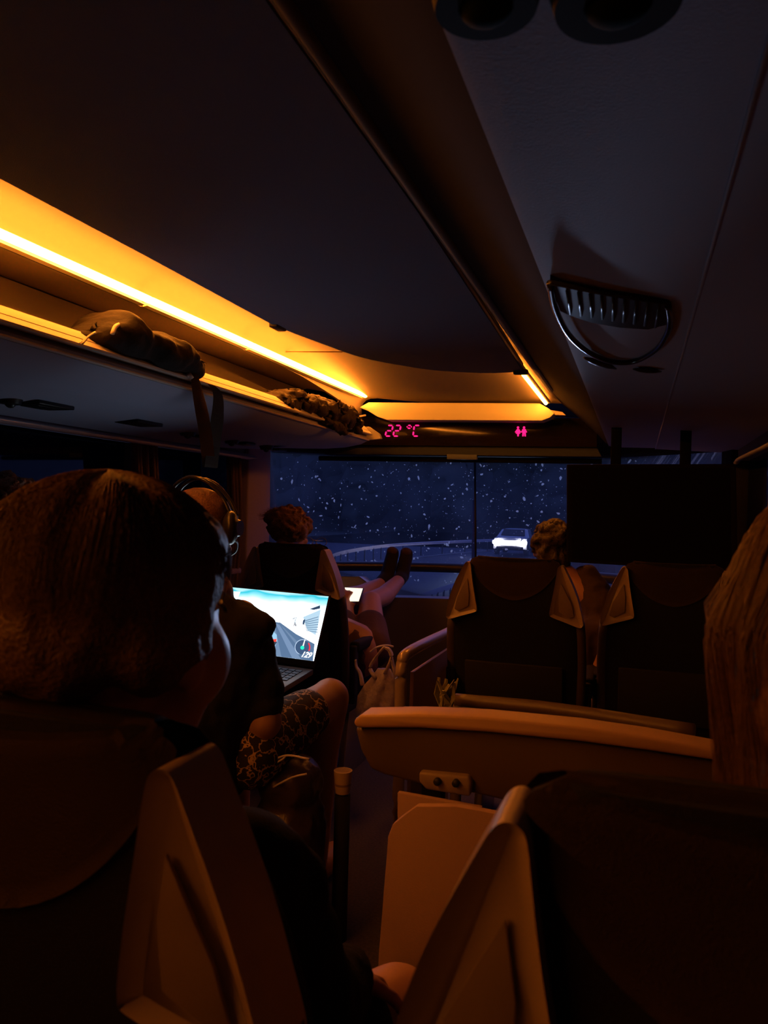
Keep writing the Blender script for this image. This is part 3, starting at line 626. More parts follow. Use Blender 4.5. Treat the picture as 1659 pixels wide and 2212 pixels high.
for k in range(3): game('speed_streak', ((568, 1347 + k), (586 + k * 5, 1341), (597 + k * 2, 1340), (572, 1349 + k)), rgb(150 + k * 20, 175 + k * 15, 205), .9, lid)
game('game_car', ((552, 1357), (560, 1352), (584, 1351), (590, 1356), (593, 1366), (599, 1372), (600, 1386), (596, 1396), (590, 1402), (578, 1407), (552, 1406)), rgb(150, 195, 225), .9, lid)
game('rear_window', ((556, 1357), (585, 1356), (588, 1374), (570, 1373), (556, 1371)), rgb(60, 95, 135), .8, lid)
game('car_bumper', ((560, 1386), (600, 1387), (594, 1397), (580, 1394), (562, 1393)), rgb(60, 70, 85), .8, lid)
game('tail_lamp', ((580, 1385), (585, 1382), (599, 1381), (598, 1387), (582, 1388)), (1, .06, .04), 1, lid)
game('exhaust', ((580, 1399), (592, 1400), (590, 1404), (583, 1405)), rgb(190, 215, 225), 1, lid)
def ring(cx, cy, r0, r1, a0, a1, col, nm):
    P = []; n = 18
    for k in range(n + 1): a = math.radians(a0 + (a1 - a0) * k / n); P.append((cx + r1 * math.cos(a), cy - r1 * math.sin(a)))
    for k in range(n, -1, -1): a = math.radians(a0 + (a1 - a0) * k / n); P.append((cx + r0 * math.cos(a), cy - r0 * math.sin(a)))
    game(nm, P, col, 1, lid)
ring(655, 1399, 15.6, 17, 60, 245, rgb(170, 190, 215), 'gauge_ring')
ring(655, 1399, 0.1, 15.6, 0, 359.9, rgb(60, 80, 110), 'gauge_dial')
ring(655, 1399, 14, 16.8, -30, 35, (.75, .03, .04), 'gauge_redline')
game('gauge_needle', ((654, 1398), (659.5, 1382), (661, 1382.5), (657, 1399)), (1, 1, .9), 1, lid)
ring(654.5, 1400, .1, 4.2, 0, 359.9, (.02, .75, .5), 'gauge_hub')
LAY[0] += .0004
cu = bpy.data.curves.new('tmp', 'FONT'); cu.body = '129'; cu.size = .026; cu.shear = .35; cu.offset = .0006; cu.space_character = .92
to = bpy.data.objects.new('tmp', cu); COL.objects.link(to); dg = bpy.context.evaluated_depsgraph_get(); me = bpy.data.meshes.new_from_object(to.evaluated_get(dg)); bpy.data.objects.remove(to)
s0, v0 = inv(650, 1419.5); o0 = sc(s0, v0, LAY[0])
bm = bmesh.new(); bm.from_mesh(me)
for v in bm.verts: v.co = o0 + U_ * v.co.x * 1.0 + V_ * v.co.y
mk('speed_number', bm, glow('white_text', (1, 1, 1), 1.6), lid, smooth=False)
hinge = sc(.5, -.12, .0)
fd = Vector((0, -1, -.10)); fd = (fd - U_ * fd.dot(U_)).normalized(); upb = U_.cross(fd); upb = upb if upb.z > 0 else -upb
base0 = sc(0, -.12, .002)
bm = bmesh.new(); prism(bm, [base0 - U_ * .006, base0 + U_ * (Wd + .006), base0 + U_ * (Wd + .006) + fd * .25, base0 - U_ * .006 + fd * .25], -upb * .018, .003); ba = mk('keyboard_base', bm, mat('laptop_body', (.05, .05, .06), .4), t, ang=40)
for r_ in range(5):
    for k_ in range(14):
        bm = bmesh.new(); p = base0 + U_ * (.018 + k_ * (Wd - .036) / 13.6 + .008) + fd * (.04 + r_ * .022) + upb * .001
        box(bm, p, (.018, .016, .003), rot=Matrix((U_, -fd, upb)).transposed()); mk('key', bm, BLACKP, ba, smooth=False)
for px in (604, 610):
    a, b = inv(px, 1443); p = sc(a, b, .001); bm = bmesh.new(); box(bm, p, (.006, .002, .0035), rot=Matrix.Rotation(.5, 3, 'Y')); mk('status_light', bm, glow('blue_led', (.06, .08, 1.0), 5), lid)

# ================================================================ PEOPLE
HAIRB = mat('chestnut_hair', (.20, .095, .045), .45, bump=.8, scale=260, var=.4)
HAIRL = mat('blonde_hair', (.095, .045, .022), .5, bump=.3, scale=260, var=.35)
HAIRD = mat('dark_brown_hair', (.03, .016, .01), .5, bump=.8, scale=260, var=.4)
HAIRS = mat('light_brown_hair', (.12, .062, .034), .6, bump=.8, scale=260, var=.35)
def head(bm, c, yaw=0, s=1.0, pitch=0, neck_to=None):
    Rm = Matrix.Rotation(yaw, 3, 'Z') @ Matrix.Rotation(pitch, 3, 'X'); c = Vector(c)
    L = lambda x, y, z: c + Rm @ (Vector((x, y, z)) * s)
    ell(bm, L(0, -.012, .03), (.075 * s, .092 * s, .085 * s), Rm); ell(bm, L(0, .025, -.04), (.056 * s, .06 * s, .075 * s), Rm)
    ell(bm, L(0, .055, -.088), (.026 * s, .024 * s, .02 * s), Rm, 2)
    ell(bm, L(0, .07, .028), (.05 * s, .02 * s, .014 * s), Rm, 2)
    capsule(bm, L(0, .083, .012), .008 * s, L(0, .104, -.022), .013 * s)
    for sx in (-1, 1):
        ell(bm, L(sx * .042, .055, -.022), (.024 * s, .024 * s, .022 * s), Rm, 2)
        ell(bm, L(sx * .077, -.004, -.008), (.009 * s, .018 * s, .03 * s), Rm, 2)
    ell(bm, L(0, .082, -.052), (.023 * s, .011 * s, .006 * s), Rm, 2); ell(bm, L(0, .08, -.063), (.019 * s, .011 * s, .006 * s), Rm, 2)
    if neck_to is not None: capsule(bm, L(0, -.02, -.07), .052 * s, neck_to, .055 * s)
    return L, Rm
def face_bits(L, Rm, root, s=1.0):
    for sx in (-1, 1):
        bm = bmesh.new(); ell(bm, L(sx * .031, .073, .008), (.011 * s, .008 * s, .006 * s), Rm, 2); mk('eye', bm, mat('eye', (.3, .28, .27), .2), root)
        bm = bmesh.new(); tube(bm, [L(sx * .015, .091, .027), L(sx * .032, .089, .032), L(sx * .048, .078, .026)], [.002, .003, .0015], 6); mk('eyebrow', bm, HAIRD, root)

# ---- near left passenger (short hair, in the nearest left seat)
hc = at(236, 1275, Y=.56); P1 = thing('person', 'person with short light-brown hair in dark clothes, seen from behind, nearest at left', 'person', (-.44, .8, .45))
yaw = -.16
sh = Vector((hc.x + .0, .58, .93))
arm_s, arm_e, arm_h = at(520, 1690, Y=.66), at(660, 2190, Y=.68), at(735, 2120, Y=.80)
kneeR = at(858, 2110, Y=.98); hipR = Vector((-.40, .72, .52))
def b1(bm):
    L, Rm = head(bm, hc + Vector((.012, .01, -.048)), yaw, .98, 0, sh + Vector((0, 0, -.02))); b1.L = (L, Rm)
    ell(bm, at(405, 1430, Y=.60), (.035, .05, .045)); 
    ell(bm, (hc.x, .63, .72), (.15, .10, .22)); capsule(bm, (hc.x, .68, .62), .13, (hc.x + .0, .72, .52), .14)
    capsule(bm, sh + Vector((-.13, .02, -.04)), .05, (-.70, .70, .68), .042); capsule(bm, (-.70, .70, .68), .04, (-.62, .92, .62), .03)
    capsule(bm, sh + Vector((.12, .02, -.05)), .05, arm_e, .042); capsule(bm, arm_e, .04, arm_h, .028)
    hand(bm, arm_h, (-.05, 1, -.5), (0, -.3, -1), .45, .9)
    hand(bm, (-.62, .92, .62), (.2, 1, 0), (0, 0, -1), .35)
    capsule(bm, hipR, .085, kneeR + Vector((0, 0, -.045)), .058); capsule(bm, kneeR + Vector((0, 0, -.045)), .056, (kneeR.x, 1.08, .12), .038)
    capsule(bm, (-.52, .72, .52), .085, (-.56, 1.05, .55), .058); capsule(bm, (-.56, 1.05, .55), .056, (-.56, 1.08, .12), .038)
    for x in (kneeR.x, -.56): ell(bm, (x, 1.14, .05), (.04, .12, .04))
fused('body', b1, SKIN, P1, .007, 5)
L, Rm = b1.L; face_bits(L, Rm, P1, .98)
def h1(bm):
    ell(bm, hc + Vector((0, -.004, .016)), (.094, .108, .072), Matrix.Rotation(yaw, 3, 'Z')); ell(bm, hc + Vector((-.012, -.03, -.02)), (.085, .075, .075), Matrix.Rotation(yaw, 3, 'Z'))
    ell(bm, hc + Vector((.012, .006, .03)), (.083, .09, .060), Matrix.Rotation(yaw, 3, 'Z')); ell(bm, hc + Vector((.05, -.01, -.03)), (.046, .06, .055)); ell(bm, hc + Vector((-.06, .0, -.03)), (.045, .07, .055))
fused('hair', h1, HAIRS, P1, .006, 4, .006, 25)
paths = []
crown = hc + Vector((-.02, -.03, .075))
for i in range(2600):
    a = random.uniform(0, math.tau); ln = random.uniform(.55, 1.0); P = []
    for k in range(9):
        f = k / 8 * ln; th = .0 + f * 1.85; rr = 1.0 + .02 * math.sin(a * 9) + random.uniform(0, .025)
        aa = a + .25 * f * math.sin(a * 3)
        v = Vector((math.sin(th) * math.cos(aa) * .098, math.sin(th) * math.sin(aa) * .112, math.cos(th) * .088)) * rr
        v = Matrix.Rotation(yaw, 3, 'Z') @ v
        P.append(hc + Vector((0, -.006, .010)) + v * 1.03)
    if P[-1].y - hc.y > .03 and P[-1].z < hc.z + .02 and random.random() < .9: P = P[:5]
    paths.append(P)
strands('hair_strands', paths, .00045, HAIRS, P1)
def c1(bm):
    ell(bm, (hc.x, .64, .72), (.165, .12, .22)); ell(bm, (hc.x, .62, .86), (.19, .085, .065)); capsule(bm, sh + Vector((-.14, .02, -.045)), .058, (-.70, .70, .68), .054); capsule(bm, (-.70, .70, .68), .052, (-.63, .90, .62), .04)
    capsule(bm, sh + Vector((.12, .02, -.055)), .060, arm_e, .056); capsule(bm, arm_e, .054, arm_h, .040)
    capsule(bm, (hc.x, .68, .62), .14, (hc.x, .70, .54), .15)
    # hood rolled round the neck
    for k in range(12):
        a0, a1 = k / 12 * math.tau, (k + 1) / 12 * math.tau; c = Vector((hc.x, .585, .925)); capsule(bm, c + Vector((.075 * math.cos(a0), .07 * math.sin(a0), 0)), .026, c + Vector((.075 * math.cos(a1), .07 * math.sin(a1), 0)), .026, 8)
fused('sweatshirt', c1, HOODIE, P1, .008, 6, .004, 30)
def c1b(bm):
    capsule(bm, hipR, .098, hipR.lerp(kneeR, .55), .085); capsule(bm, (-.52, .72, .52), .098, (-.55, .92, .54), .085)
fused('shorts', c1b, HOODIE, P1, .008, 5)

# ---- near right passenger with long hair
hc2 = Vector((.172, .63, 1.115)); P2 = thing('person', 'person with long straight blonde hair, nearest at the right edge', 'person', (.14, .85, .45))
def b2(bm):
    L, Rm = head(bm, hc2, -.25, 1.0, 0, Vector((.17, .64, .94))); b2.L = (L, Rm)
    ell(bm, (.16, .69, .76), (.15, .10, .22)); capsule(bm, (.15, .72, .62), .13, (.15, .75, .53), .14)
    for s in (-1, 1):
        S = Vector((.16 + s * .15, .68, .90)); E = Vector((.14 + s * .2, .76, .66)); Hn = Vector((.13 + s * .09, .98, .62))
        capsule(bm, S, .048, E, .04); capsule(bm, E, .038, Hn, .027); hand(bm, Hn, (-.1 * s, 1, 0), (0, 0, -1), .3, 1, s)
        K = Vector((.13 + s * .09, 1.18, .52)); capsule(bm, (.14 + s * .08, .78, .53), .085, K, .058); capsule(bm, K, .056, (K.x, 1.25, .1), .038); ell(bm, (K.x, 1.31, .05), (.04, .12, .04))
fused('body', b2, SKIN, P2, .007, 5); L, Rm = b2.L; face_bits(L, Rm, P2)
def h2(bm):
    ell(bm, hc2 + Vector((0, -.02, .025)), (.098, .108, .10)); capsule(bm, hc2 + Vector((-.03, -.06, -.02)), .072, hc2 + Vector((-.02, -.07, -.20)), .055); capsule(bm, hc2 + Vector((.03, -.06, -.02)), .07, hc2 + Vector((.03, -.07, -.24)), .055)
    capsule(bm, hc2 + Vector((-.060, .01, .0)), .045, hc2 + Vector((-.045, -.02, -.20)), .022)
fused('hair', h2, HAIRL, P2, .006, 5, .008, 18)
paths = []
for i in range(1500):
    a = random.uniform(math.pi * .52, math.pi * 2.45); P = []; ln = random.uniform(.85, 1.12); jit = random.uniform(1.0, 1.08)
    for k in range(14):
        f = k / 13 * ln
        if f < .35: th = f / .35 * 1.5; v = Vector((math.sin(th) * math.cos(a) * .102, math.sin(th) * math.sin(a) * .112, math.cos(th) * .105)) * jit
        else: g = (f - .35) / .65; pinch = 1.1 - .22 * g; v = Vector((math.cos(a) * .102 * pinch * jit, math.sin(a) * .112 * pinch * jit - .02 * g, -.25 * g)); v += Vector((.006 * math.sin(a * 13 + g * 4), .004 * math.sin(g * 9 + a * 5), 0))
        P.append(hc2 + Vector((0, -.022, .02)) + v)
    paths.append(P)
strands('hair_strands', paths, .0005, HAIRL, P2)
def c2(bm):
    ell(bm, (.16, .69, .76), (.165, .115, .23)); ell(bm, (.16, .68, .88), (.19, .08, .06)); capsule(bm, (.15, .72, .62), .14, (.15, .75, .55), .15)
    for s in (-1, 1): capsule(bm, (.16 + s * .15, .68, .90), .058, (.145 + s * .185, .73, .76), .056)
fused('shirt', c2, mat('brown_jersey', (.10, .055, .04), .9, bump=.4, scale=200), P2, .008, 6)
def c2b(bm):
    for s in (-1, 1): capsule(bm, (.14 + s * .08, .78, .53), .098, (.13 + s * .09, 1.18, .52), .07); capsule(bm, (.13 + s * .09, 1.18, .52), .068, (.13 + s * .09, 1.25, .14), .05)
fused('trousers', c2b, HOODIE, P2, .008, 5)

# ---- headphone wearer with the laptop
hc3 = at(440, 1150, Y=1.93); P3 = thing('person', 'person in black T-shirt and patterned shorts wearing headphones, playing on the laptop', 'person', (-1.28, 1.85, .45))
shc = at(470, 1330, Y=1.86); s3 = at(520, 1335, Y=1.90); e3 = at(572, 1560, Y=1.82); w3 = at(560, 1470, Y=2.12)
knee = at(712, 1508, Y=2.20); hip = at(540, 1625, Y=1.84); foot = at(690, 1800, Y=2.35)
def b3(bm):
    L, Rm = head(bm, hc3, -.45, .93, -.3, shc + Vector((-.02, .02, .06))); b3.L = (L, Rm)
    T0 = Vector((shc.x - .02, 1.80, .75)); ell(bm, T0, (.17, .11, .24)); capsule(bm, (T0.x, 1.78, .62), .15, (T0.x, 1.80, .53), .15)
    capsule(bm, s3, .052, e3, .046); capsule(bm, e3, .044, w3, .03); hand(bm, w3, (-.2, 1, .0), (0, 0, -1), .35)
    sl = Vector((T0.x - .19, 1.86, s3.z)); el = Vector((T0.x - .24, 1.92, .64)); wlft = Vector((T0.x - .10, 2.16, .68)); capsule(bm, sl, .052, el, .046); capsule(bm, el, .044, wlft, .03); hand(bm, wlft, (.2, 1, .0), (0, 0, -1), .35)
    capsule(bm, hip, .085, knee, .058); capsule(bm, knee, .062, knee + Vector((-.03, .02, -.16)), .055); capsule(bm, knee + Vector((-.03, .02, -.16)), .055, (knee.x - .05, 2.24, .1), .04); ell(bm, (knee.x - .05, 2.32, .05), (.045, .13, .045))
    K2 = Vector((T0.x - .12, 2.22, .56)); capsule(bm, (T0.x - .09, 1.80, .53), .095, K2, .066); capsule(bm, K2, .062, (K2.x, 2.26, .1), .04); ell(bm, (K2.x, 2.34, .05), (.045, .13, .045))
    b3.T0, b3.K2, b3.sl, b3.el = T0, K2, sl, el
fused('body', b3, SKIND, P3, .008, 5); L, Rm = b3.L; face_bits(L, Rm, P3)
def h3(bm): ell(bm, L(0, -.024, .038), (.083, .096, .088), Rm); ell(bm, L(0, -.05, -.02), (.068, .062, .065), Rm)
fused('hair', h3, HAIRB, P3, .006, 4, .002, 40, label='short chestnut hair')
def c3(bm):
    ell(bm, b3.T0, (.185, .125, .24)); ell(bm, Vector((b3.T0.x, 1.83, s3.z - .01)), (.21, .10, .075)); capsule(bm, (b3.T0.x, 1.78, .62), .16, (b3.T0.x, 1.80, .54), .165)
    capsule(bm, s3 + Vector((-.01, 0, -.01)), .064, s3.lerp(e3, .86), .060); capsule(bm, at(548, 1385, Y=1.88), .052, at(566, 1490, Y=1.84), .058); capsule(bm, b3.sl, .064, b3.sl.lerp(b3.el, .6), .064)
    ell(bm, at(505, 1420, Y=1.9), (.085, .1, .16))
fused('t_shirt', c3, TSHIRT, P3, .008, 6, .006, 18)
SHORTS = bpy.data.materials.new('branch_print_cloth'); SHORTS.use_nodes = True; n = SHORTS.node_tree; b = n.nodes['Principled BSDF']; b.inputs['Roughness'].default_value = .9
tcn = n.nodes.new('ShaderNodeTexCoord'); vo = n.nodes.new('ShaderNodeTexVoronoi'); vo.feature = 'DISTANCE_TO_EDGE'; vo.inputs['Scale'].default_value = 22; wn = n.nodes.new('ShaderNodeTexNoise'); wn.inputs['Scale'].default_value = 40
mixv = n.nodes.new('ShaderNodeVectorMath'); mixv.operation = 'MULTIPLY_ADD'; mixv.inputs[1].default_value = (.06, .06, .06); n.links.new(tcn.outputs['Object'], wn.inputs['Vector']); n.links.new(wn.outputs['Color'], mixv.inputs[0]); n.links.new(tcn.outputs['Object'], mixv.inputs[2]); n.links.new(mixv.outputs[0], vo.inputs['Vector'])
rp = n.nodes.new('ShaderNodeValToRGB'); rp.color_ramp.elements[0].color = (.55, .38, .2, 1); rp.color_ramp.elements[1].color = (.02, .014, .014, 1); rp.color_ramp.elements[0].position = .02; rp.color_ramp.elements[1].position = .06
n.links.new(vo.outputs[0], rp.inputs[0]); n.links.new(rp.outputs[0], b.inputs['Base Color'])
def c3b(bm): capsule(bm, hip, .098, hip.lerp(knee, .66), .076); capsule(bm, (b3.T0.x - .09, 1.80, .53), .11, b3.K2, .082)
fused('shorts', c3b, SHORTS, P3, .008, 5, label='black shorts with pale branch print')
# headphones
Yh = 1.93
t = thing('headphones', 'black over-ear headphones with glossy headband on the laptop player', 'headphones', at(500, 1150, Y=Yh))
hb = [at(372, 1100, Y=Yh + .03), at(368, 1070, Y=Yh + .02), at(382, 1045, Y=Yh), at(412, 1030, Y=Yh - .01), at(450, 1042, Y=Yh - .01), at(480, 1075, Y=Yh), at(498, 1112, Y=Yh)]
for off in (0, 12):
    P = spline([p + Vector((off * .0013, off * .001, -off * .0003)) for p in hb], 8); bm = bmesh.new(); tube(bm, P, .0055, 10); mk('headband', bm, mat('gloss_band', (.03, .03, .035), .12), t, label='glossy black headband bow')
for (px, py, y) in ((498, 1140, Yh - .02), (372, 1125, Yh + .04)):
    c = at(px, py, Y=y); Rr = Matrix.Rotation(.5, 3, 'Z') if px > 400 else Matrix.Rotation(.5, 3, 'Z')
    bm = bmesh.new(); ell(bm, c, (.024, .042, .048), Rr); e_ = mk('ear_cup', bm, BLACKP, t)
    bm = bmesh.new(); bmesh.ops.create_cone(bm, cap_ends=True, segments=24, radius1=.026, radius2=.022, depth=.012, matrix=Matrix.Translation(c + Rr @ Vector((.022, -.008, 0))) @ Matrix.Rotation(math.pi / 2, 4, 'Y')); mk('cup_disc', bm, mat('cup_ring', (.1, .1, .1), .25), e_, ang=40)
bm = bmesh.new(); tube(bm, spline([at(500, 1165, Y=Yh), at(512, 1172, Y=Yh + .03), at(510, 1190, Y=Yh + .06), at(498, 1200, Y=Yh + .08)], 6), .0028, 8); mk('microphone_boom', bm, BLACKP, t)

# ---- window-side neighbour, only the top of the head in view
hc4 = at(22, 1130, Y=1.88); P4 = thing('person', 'person by the left window, only curly hair showing at the picture edge', 'person', (hc4.x, 1.85, .45))
def b4(bm):
    L, Rm = head(bm, hc4, 0, 1, -.2, Vector((hc4.x, 1.84, .95))); b4.L = (L, Rm); x = hc4.x
    ell(bm, (x, 1.82, .76), (.17, .11, .23)); capsule(bm, (x, 1.8, .62), .15, (x, 1.82, .53), .15)
    for s in (-1, 1):
        capsule(bm, (x + s * .16, 1.84, .92), .05, (x + s * .18, 1.92, .68), .044); capsule(bm, (x + s * .18, 1.92, .68), .042, (x + s * .08, 2.14, .66), .03); hand(bm, (x + s * .08, 2.14, .66), (0, 1, 0), (0, 0, -1), .35, 1, s)
        capsule(bm, (x + s * .09, 1.82, .53), .09, (x + s * .1, 2.22, .54), .062); capsule(bm, (x + s * .1, 2.22, .54), .06, (x + s * .1, 2.26, .1), .04); ell(bm, (x + s * .1, 2.34, .05), (.045, .13, .045))
fused('body', b4, SKIND, P4, .009, 5)
L, Rm = b4.L
fused('hair', lambda bm: (ell(bm, L(0, -.02, .045), (.095, .11, .10), Rm), ell(bm, L(0, -.05, -.02), (.085, .075, .08), Rm)), HAIRB, P4, .007, 3, .03, 30)
fused('shirt', lambda bm: (ell(bm, (hc4.x, 1.82, .76), (.185, .125, .24)), ell(bm, (hc4.x, 1.83, .91), (.2, .09, .06)), [capsule(bm, (hc4.x + s * .16, 1.84, .92), .06, (hc4.x + s * .18, 1.92, .70), .058) for s in (-1, 1)]), TSHIRT, P4, .009, 5)

# ---- front left passenger, feet up
hc5 = at(628, 1152, Y=3.26); P5 = thing('person', 'person with tousled hair bun, front left seat, bare legs raised, feet on bar', 'person', (-1.30, 3.4, .45))
hipy = 3.30
kR = at(800, 1300, Y=3.72); aR = at(866, 1250, Y=4.18); kL = at(738, 1292, Y=3.66); aL = at(828, 1258, Y=4.18)
thR = at(800, 1400, Y=3.38); thL = at(735, 1400, Y=3.34)
fR = [at(868, 1245, Y=4.22), at(878, 1200, Y=4.26)]; fL = [at(836, 1245, Y=4.22), at(848, 1198, Y=4.26)]
def b5(bm):
    L, Rm = head(bm, hc5, -.1, 1.0, -.25, Vector((-1.50, 3.27, .92))); b5.L = (L, Rm)
    ell(bm, (-1.48, 3.30, .74), (.16, .11, .23)); capsule(bm, (-1.42, 3.32, .60), .14, (-1.22, 3.34, .54), .13)
    capsule(bm, thR, .085, kR, .056); capsule(bm, kR, .052, kR.lerp(aR, .42) + Vector((0, 0, -.025)), .054); capsule(bm, kR.lerp(aR, .42) + Vector((0, 0, -.025)), .054, aR, .034); capsule(bm, fR[0], .034, fR[1], .03)
    capsule(bm, thL, .085, kL, .056); capsule(bm, kL, .052, kL.lerp(aL, .42) + Vector((0, 0, -.02)), .052); capsule(bm, kL.lerp(aL, .42) + Vector((0, 0, -.02)), .052, aL, .034); capsule(bm, fL[0], .034, fL[1], .03)
    capsule(bm, (-1.22, 3.34, .54), .12, thR, .085); capsule(bm, (-1.26, 3.34, .54), .12, thL, .085)
    for s in (-1, 1):
        S = Vector((-1.50 + s * .13, 3.32, .90)); E = Vector((-1.52 + s * .12, 3.45, .68)); Hn = at(726, 1312, Y=3.54) if s > 0 else Vector((-1.50, 3.60, .74))
        capsule(bm, S, .046, E, .038); capsule(bm, E, .036, Hn, .026); hand(bm, Hn, (.1, .6, .5), (0, .8, -.3), .5, 1, s)
fused('body', b5, SKIN, P5, .008, 4); L, Rm = b5.L; face_bits(L, Rm, P5)
def h5(bm):
    ell(bm, L(0, -.02, .035), (.095, .105, .09), Rm); c = at(610, 1118, Y=3.24)
    ell(bm, c, (.075, .06, .045)); 
    for k in range(10): a = k / 10 * math.tau; ell(bm, c + Vector((.06 * math.cos(a), .04 * math.sin(a), .012 * math.sin(3 * a))), (.026, .026, .024), None, 2)
fused('hair', h5, HAIRB, P5, .007, 3, .02, 30)
paths = []; c = at(615, 1122, Y=3.24)
for i in range(700):
    a, th = random.uniform(0, math.tau), random.uniform(.1, 1.6); d0 = Vector((math.sin(th) * math.cos(a) * .105, math.sin(th) * math.sin(a) * .085, math.cos(th) * .055)); P = []
    tw = Vector((random.uniform(-1, 1), random.uniform(-1, 1), random.uniform(-.4, .9))) * .02
    for k in range(7): f = k / 6; P.append(c + d0 * (.85 + .15 * f) + tw * f * f + d0.cross(Vector((0, 0, 1))) * f * .9)
    paths.append(P)
strands('hair_strands', paths, .0007, HAIRB, P5)
fused('t_shirt', lambda bm: (ell(bm, (-1.48, 3.30, .74), (.175, .125, .24)), ell(bm, (-1.50, 3.31, .89), (.17, .09, .06)), [capsule(bm, (-1.50 + s * .13, 3.32, .90), .054, (-1.51 + s * .125, 3.38, .80), .054) for s in (-1, 1)]), TSHIRT, P5, .008, 5)
fused('shorts', lambda bm: (capsule(bm, (-1.22, 3.34, .54), .135, thR, .10), capsule(bm, (-1.26, 3.34, .54), .135, thL, .10), capsule(bm, thR, .10, thR.lerp(kR, .45), .082), capsule(bm, thL, .10, thL.lerp(kL, .45), .082)), mat('plum_shorts', (.075, .035, .04), .9, bump=.3), P5, .008, 5)
SOCK = mat('dark_socks', (.012, .007, .008), .9, bump=.4, scale=300); SOLE = mat('sock_sole', (.07, .038, .03), .85, bump=.3, scale=200)
for nm, f, a_, k_ in (('sock', fR, aR, kR), ('sock', fL, aL, kL)):
    def bs(bm, f=f, a_=a_, k_=k_): 
        capsule(bm, a_.lerp(k_, .06), .040, f[0], .040); capsule(bm, f[0], .042, f[1], .038); ell(bm, f[1] + Vector((0, 0, .012)), (.038, .03, .034))
    sk_ = fused(nm, bs, SOCK, P5, .006, 3, label='dark ankle sock')
    fused('sole', lambda bm, f=f: (ell(bm, f[1] + Vector((0, -.012, .02)), (.033, .03, .028)),), SOLE, sk_, .005, 3, label='worn brown sock sole')
# glasses of that person
t = thing('glasses', 'glasses with bright rim worn by the person with the hair bun', 'glasses', at(685, 1168, Y=3.32))
bm = bmesh.new(); tube(bm, [at(672, 1166, Y=3.30), at(684, 1168, Y=3.34), at(697, 1168, Y=3.37)], .0022, 8); mk('temple', bm, METAL, t)
c = at(694, 1171, Y=3.375)
for k, cc_ in enumerate((c, c + Vector((-.07, .0, 0)))):
    bm = bmesh.new(); P = [cc_ + Vector((.024 * math.cos(a), .008 * math.cos(a), .02 * math.sin(a))) for a in [i / 20 * math.tau for i in range(21)]]; tube(bm, P, .0018, 6); mk('rim', bm, METAL, t)
# glowing tablet held by that person
t = thing('phone', 'phone with blank glowing cream screen held above the bare legs', 'phone', at(765, 1300, Y=3.62))
q = [at(745, 1269, Y=3.66), at(784, 1271, Y=3.68), at(775, 1299, Y=3.60), at(752, 1299, Y=3.58)]
bm = bmesh.new(); prism(bm, [sum(q, Vector()) / 4 + (p - sum(q, Vector()) / 4) * 1.06 for p in q], (.002, .009, -.003), .002); ph = mk('case', bm, BLACKP, t, ang=40)
bm = bmesh.new(); bm.faces.new([bm.verts.new(p + Vector((0, -.001, 0))) for p in q]); mk('display', bm, glow('warm_white_screen', (1.0, .82, .6), 1.5), ph, smooth=False)
# clear food box on the ledge
t = thing('food_box', 'clear plastic food box with cut-off corner on the ledge behind the phone', 'box', at(765, 1268, Y=4.1))
PL = mat('clear_box_plastic', (.40, .50, .70), .15, bump=.4, scale=60)
q = [at(728, 1244, Y=4.12), at(776, 1245, Y=4.12), at(792, 1257, Y=4.10), at(790, 1275, Y=4.08), at(728, 1275, Y=4.08)]
bm = bmesh.new(); prism(bm, q, (0, .12, -.01), .003, inset=.006, depth=.006); mk('lid', bm, PL, t, ang=40)
bm = bmesh.new(); prism(bm, [p + Vector((0, .015, -.012)) for p in q], (0, .09, -.02), .004); mk('tray', bm, mat('tray', (.12, .13, .2), .3), t, ang=40)

# ---- front right passenger between the seats
hc6 = at(1196, 1190, Y=3.32); P6 = thing('person', 'person in dark clothes leaning forward in the far right row, partly hidden by the monitor', 'person', (-.05, 3.2, .45))
sh6 = at(1262, 1372, Y=3.16); el6 = at(1262, 1460, Y=3.10); hn6 = at(1298, 1530, Y=3.30); fo6 = at(1292, 1440, Y=3.22)
def b6(bm):
    L, Rm = head(bm, hc6, .1, 1.0, -.3, Vector((-.14, 3.24, .84))); b6.L = (L, Rm)
    ell(bm, (-.03, 3.18, .64), (.16, .12, .19)); capsule(bm, (0, 3.1, .60), .15, (.04, 3.12, .53), .15)
    capsule(bm, sh6 + Vector((.02, 0, 0)), .05, el6, .044); capsule(bm, fo6, .045, hn6, .035); capsule(bm, el6, .042, fo6, .042); hand(bm, hn6, (0, .6, -.6), (0, -.6, -.6), .4)
    capsule(bm, (.10, 3.18, .73), .05, (.2, 3.24, .60), .044); capsule(bm, (.2, 3.24, .60), .042, (.1, 3.44, .6), .03); hand(bm, (.1, 3.44, .6), (0, 1, 0), (0, 0, -1), .35)
    for s in (-1, 1): capsule(bm, (.04 + s * .09, 3.15, .53), .09, (.04 + s * .11, 3.55, .54), .062); capsule(bm, (.04 + s * .11, 3.55, .54), .06, (.04 + s * .11, 3.6, .1), .04); ell(bm, (.04 + s * .11, 3.68, .05), (.045, .13, .045))
fused('body', b6, SKIN, P6, .008, 4); L, Rm = b6.L; face_bits(L, Rm, P6)
fused('hair', lambda bm: (ell(bm, L(0, -.02, .03), (.09, .105, .095), Rm), ell(bm, L(0, -.055, -.03), (.07, .05, .07), Rm)), HAIRD, P6, .007, 3, .022, 28)
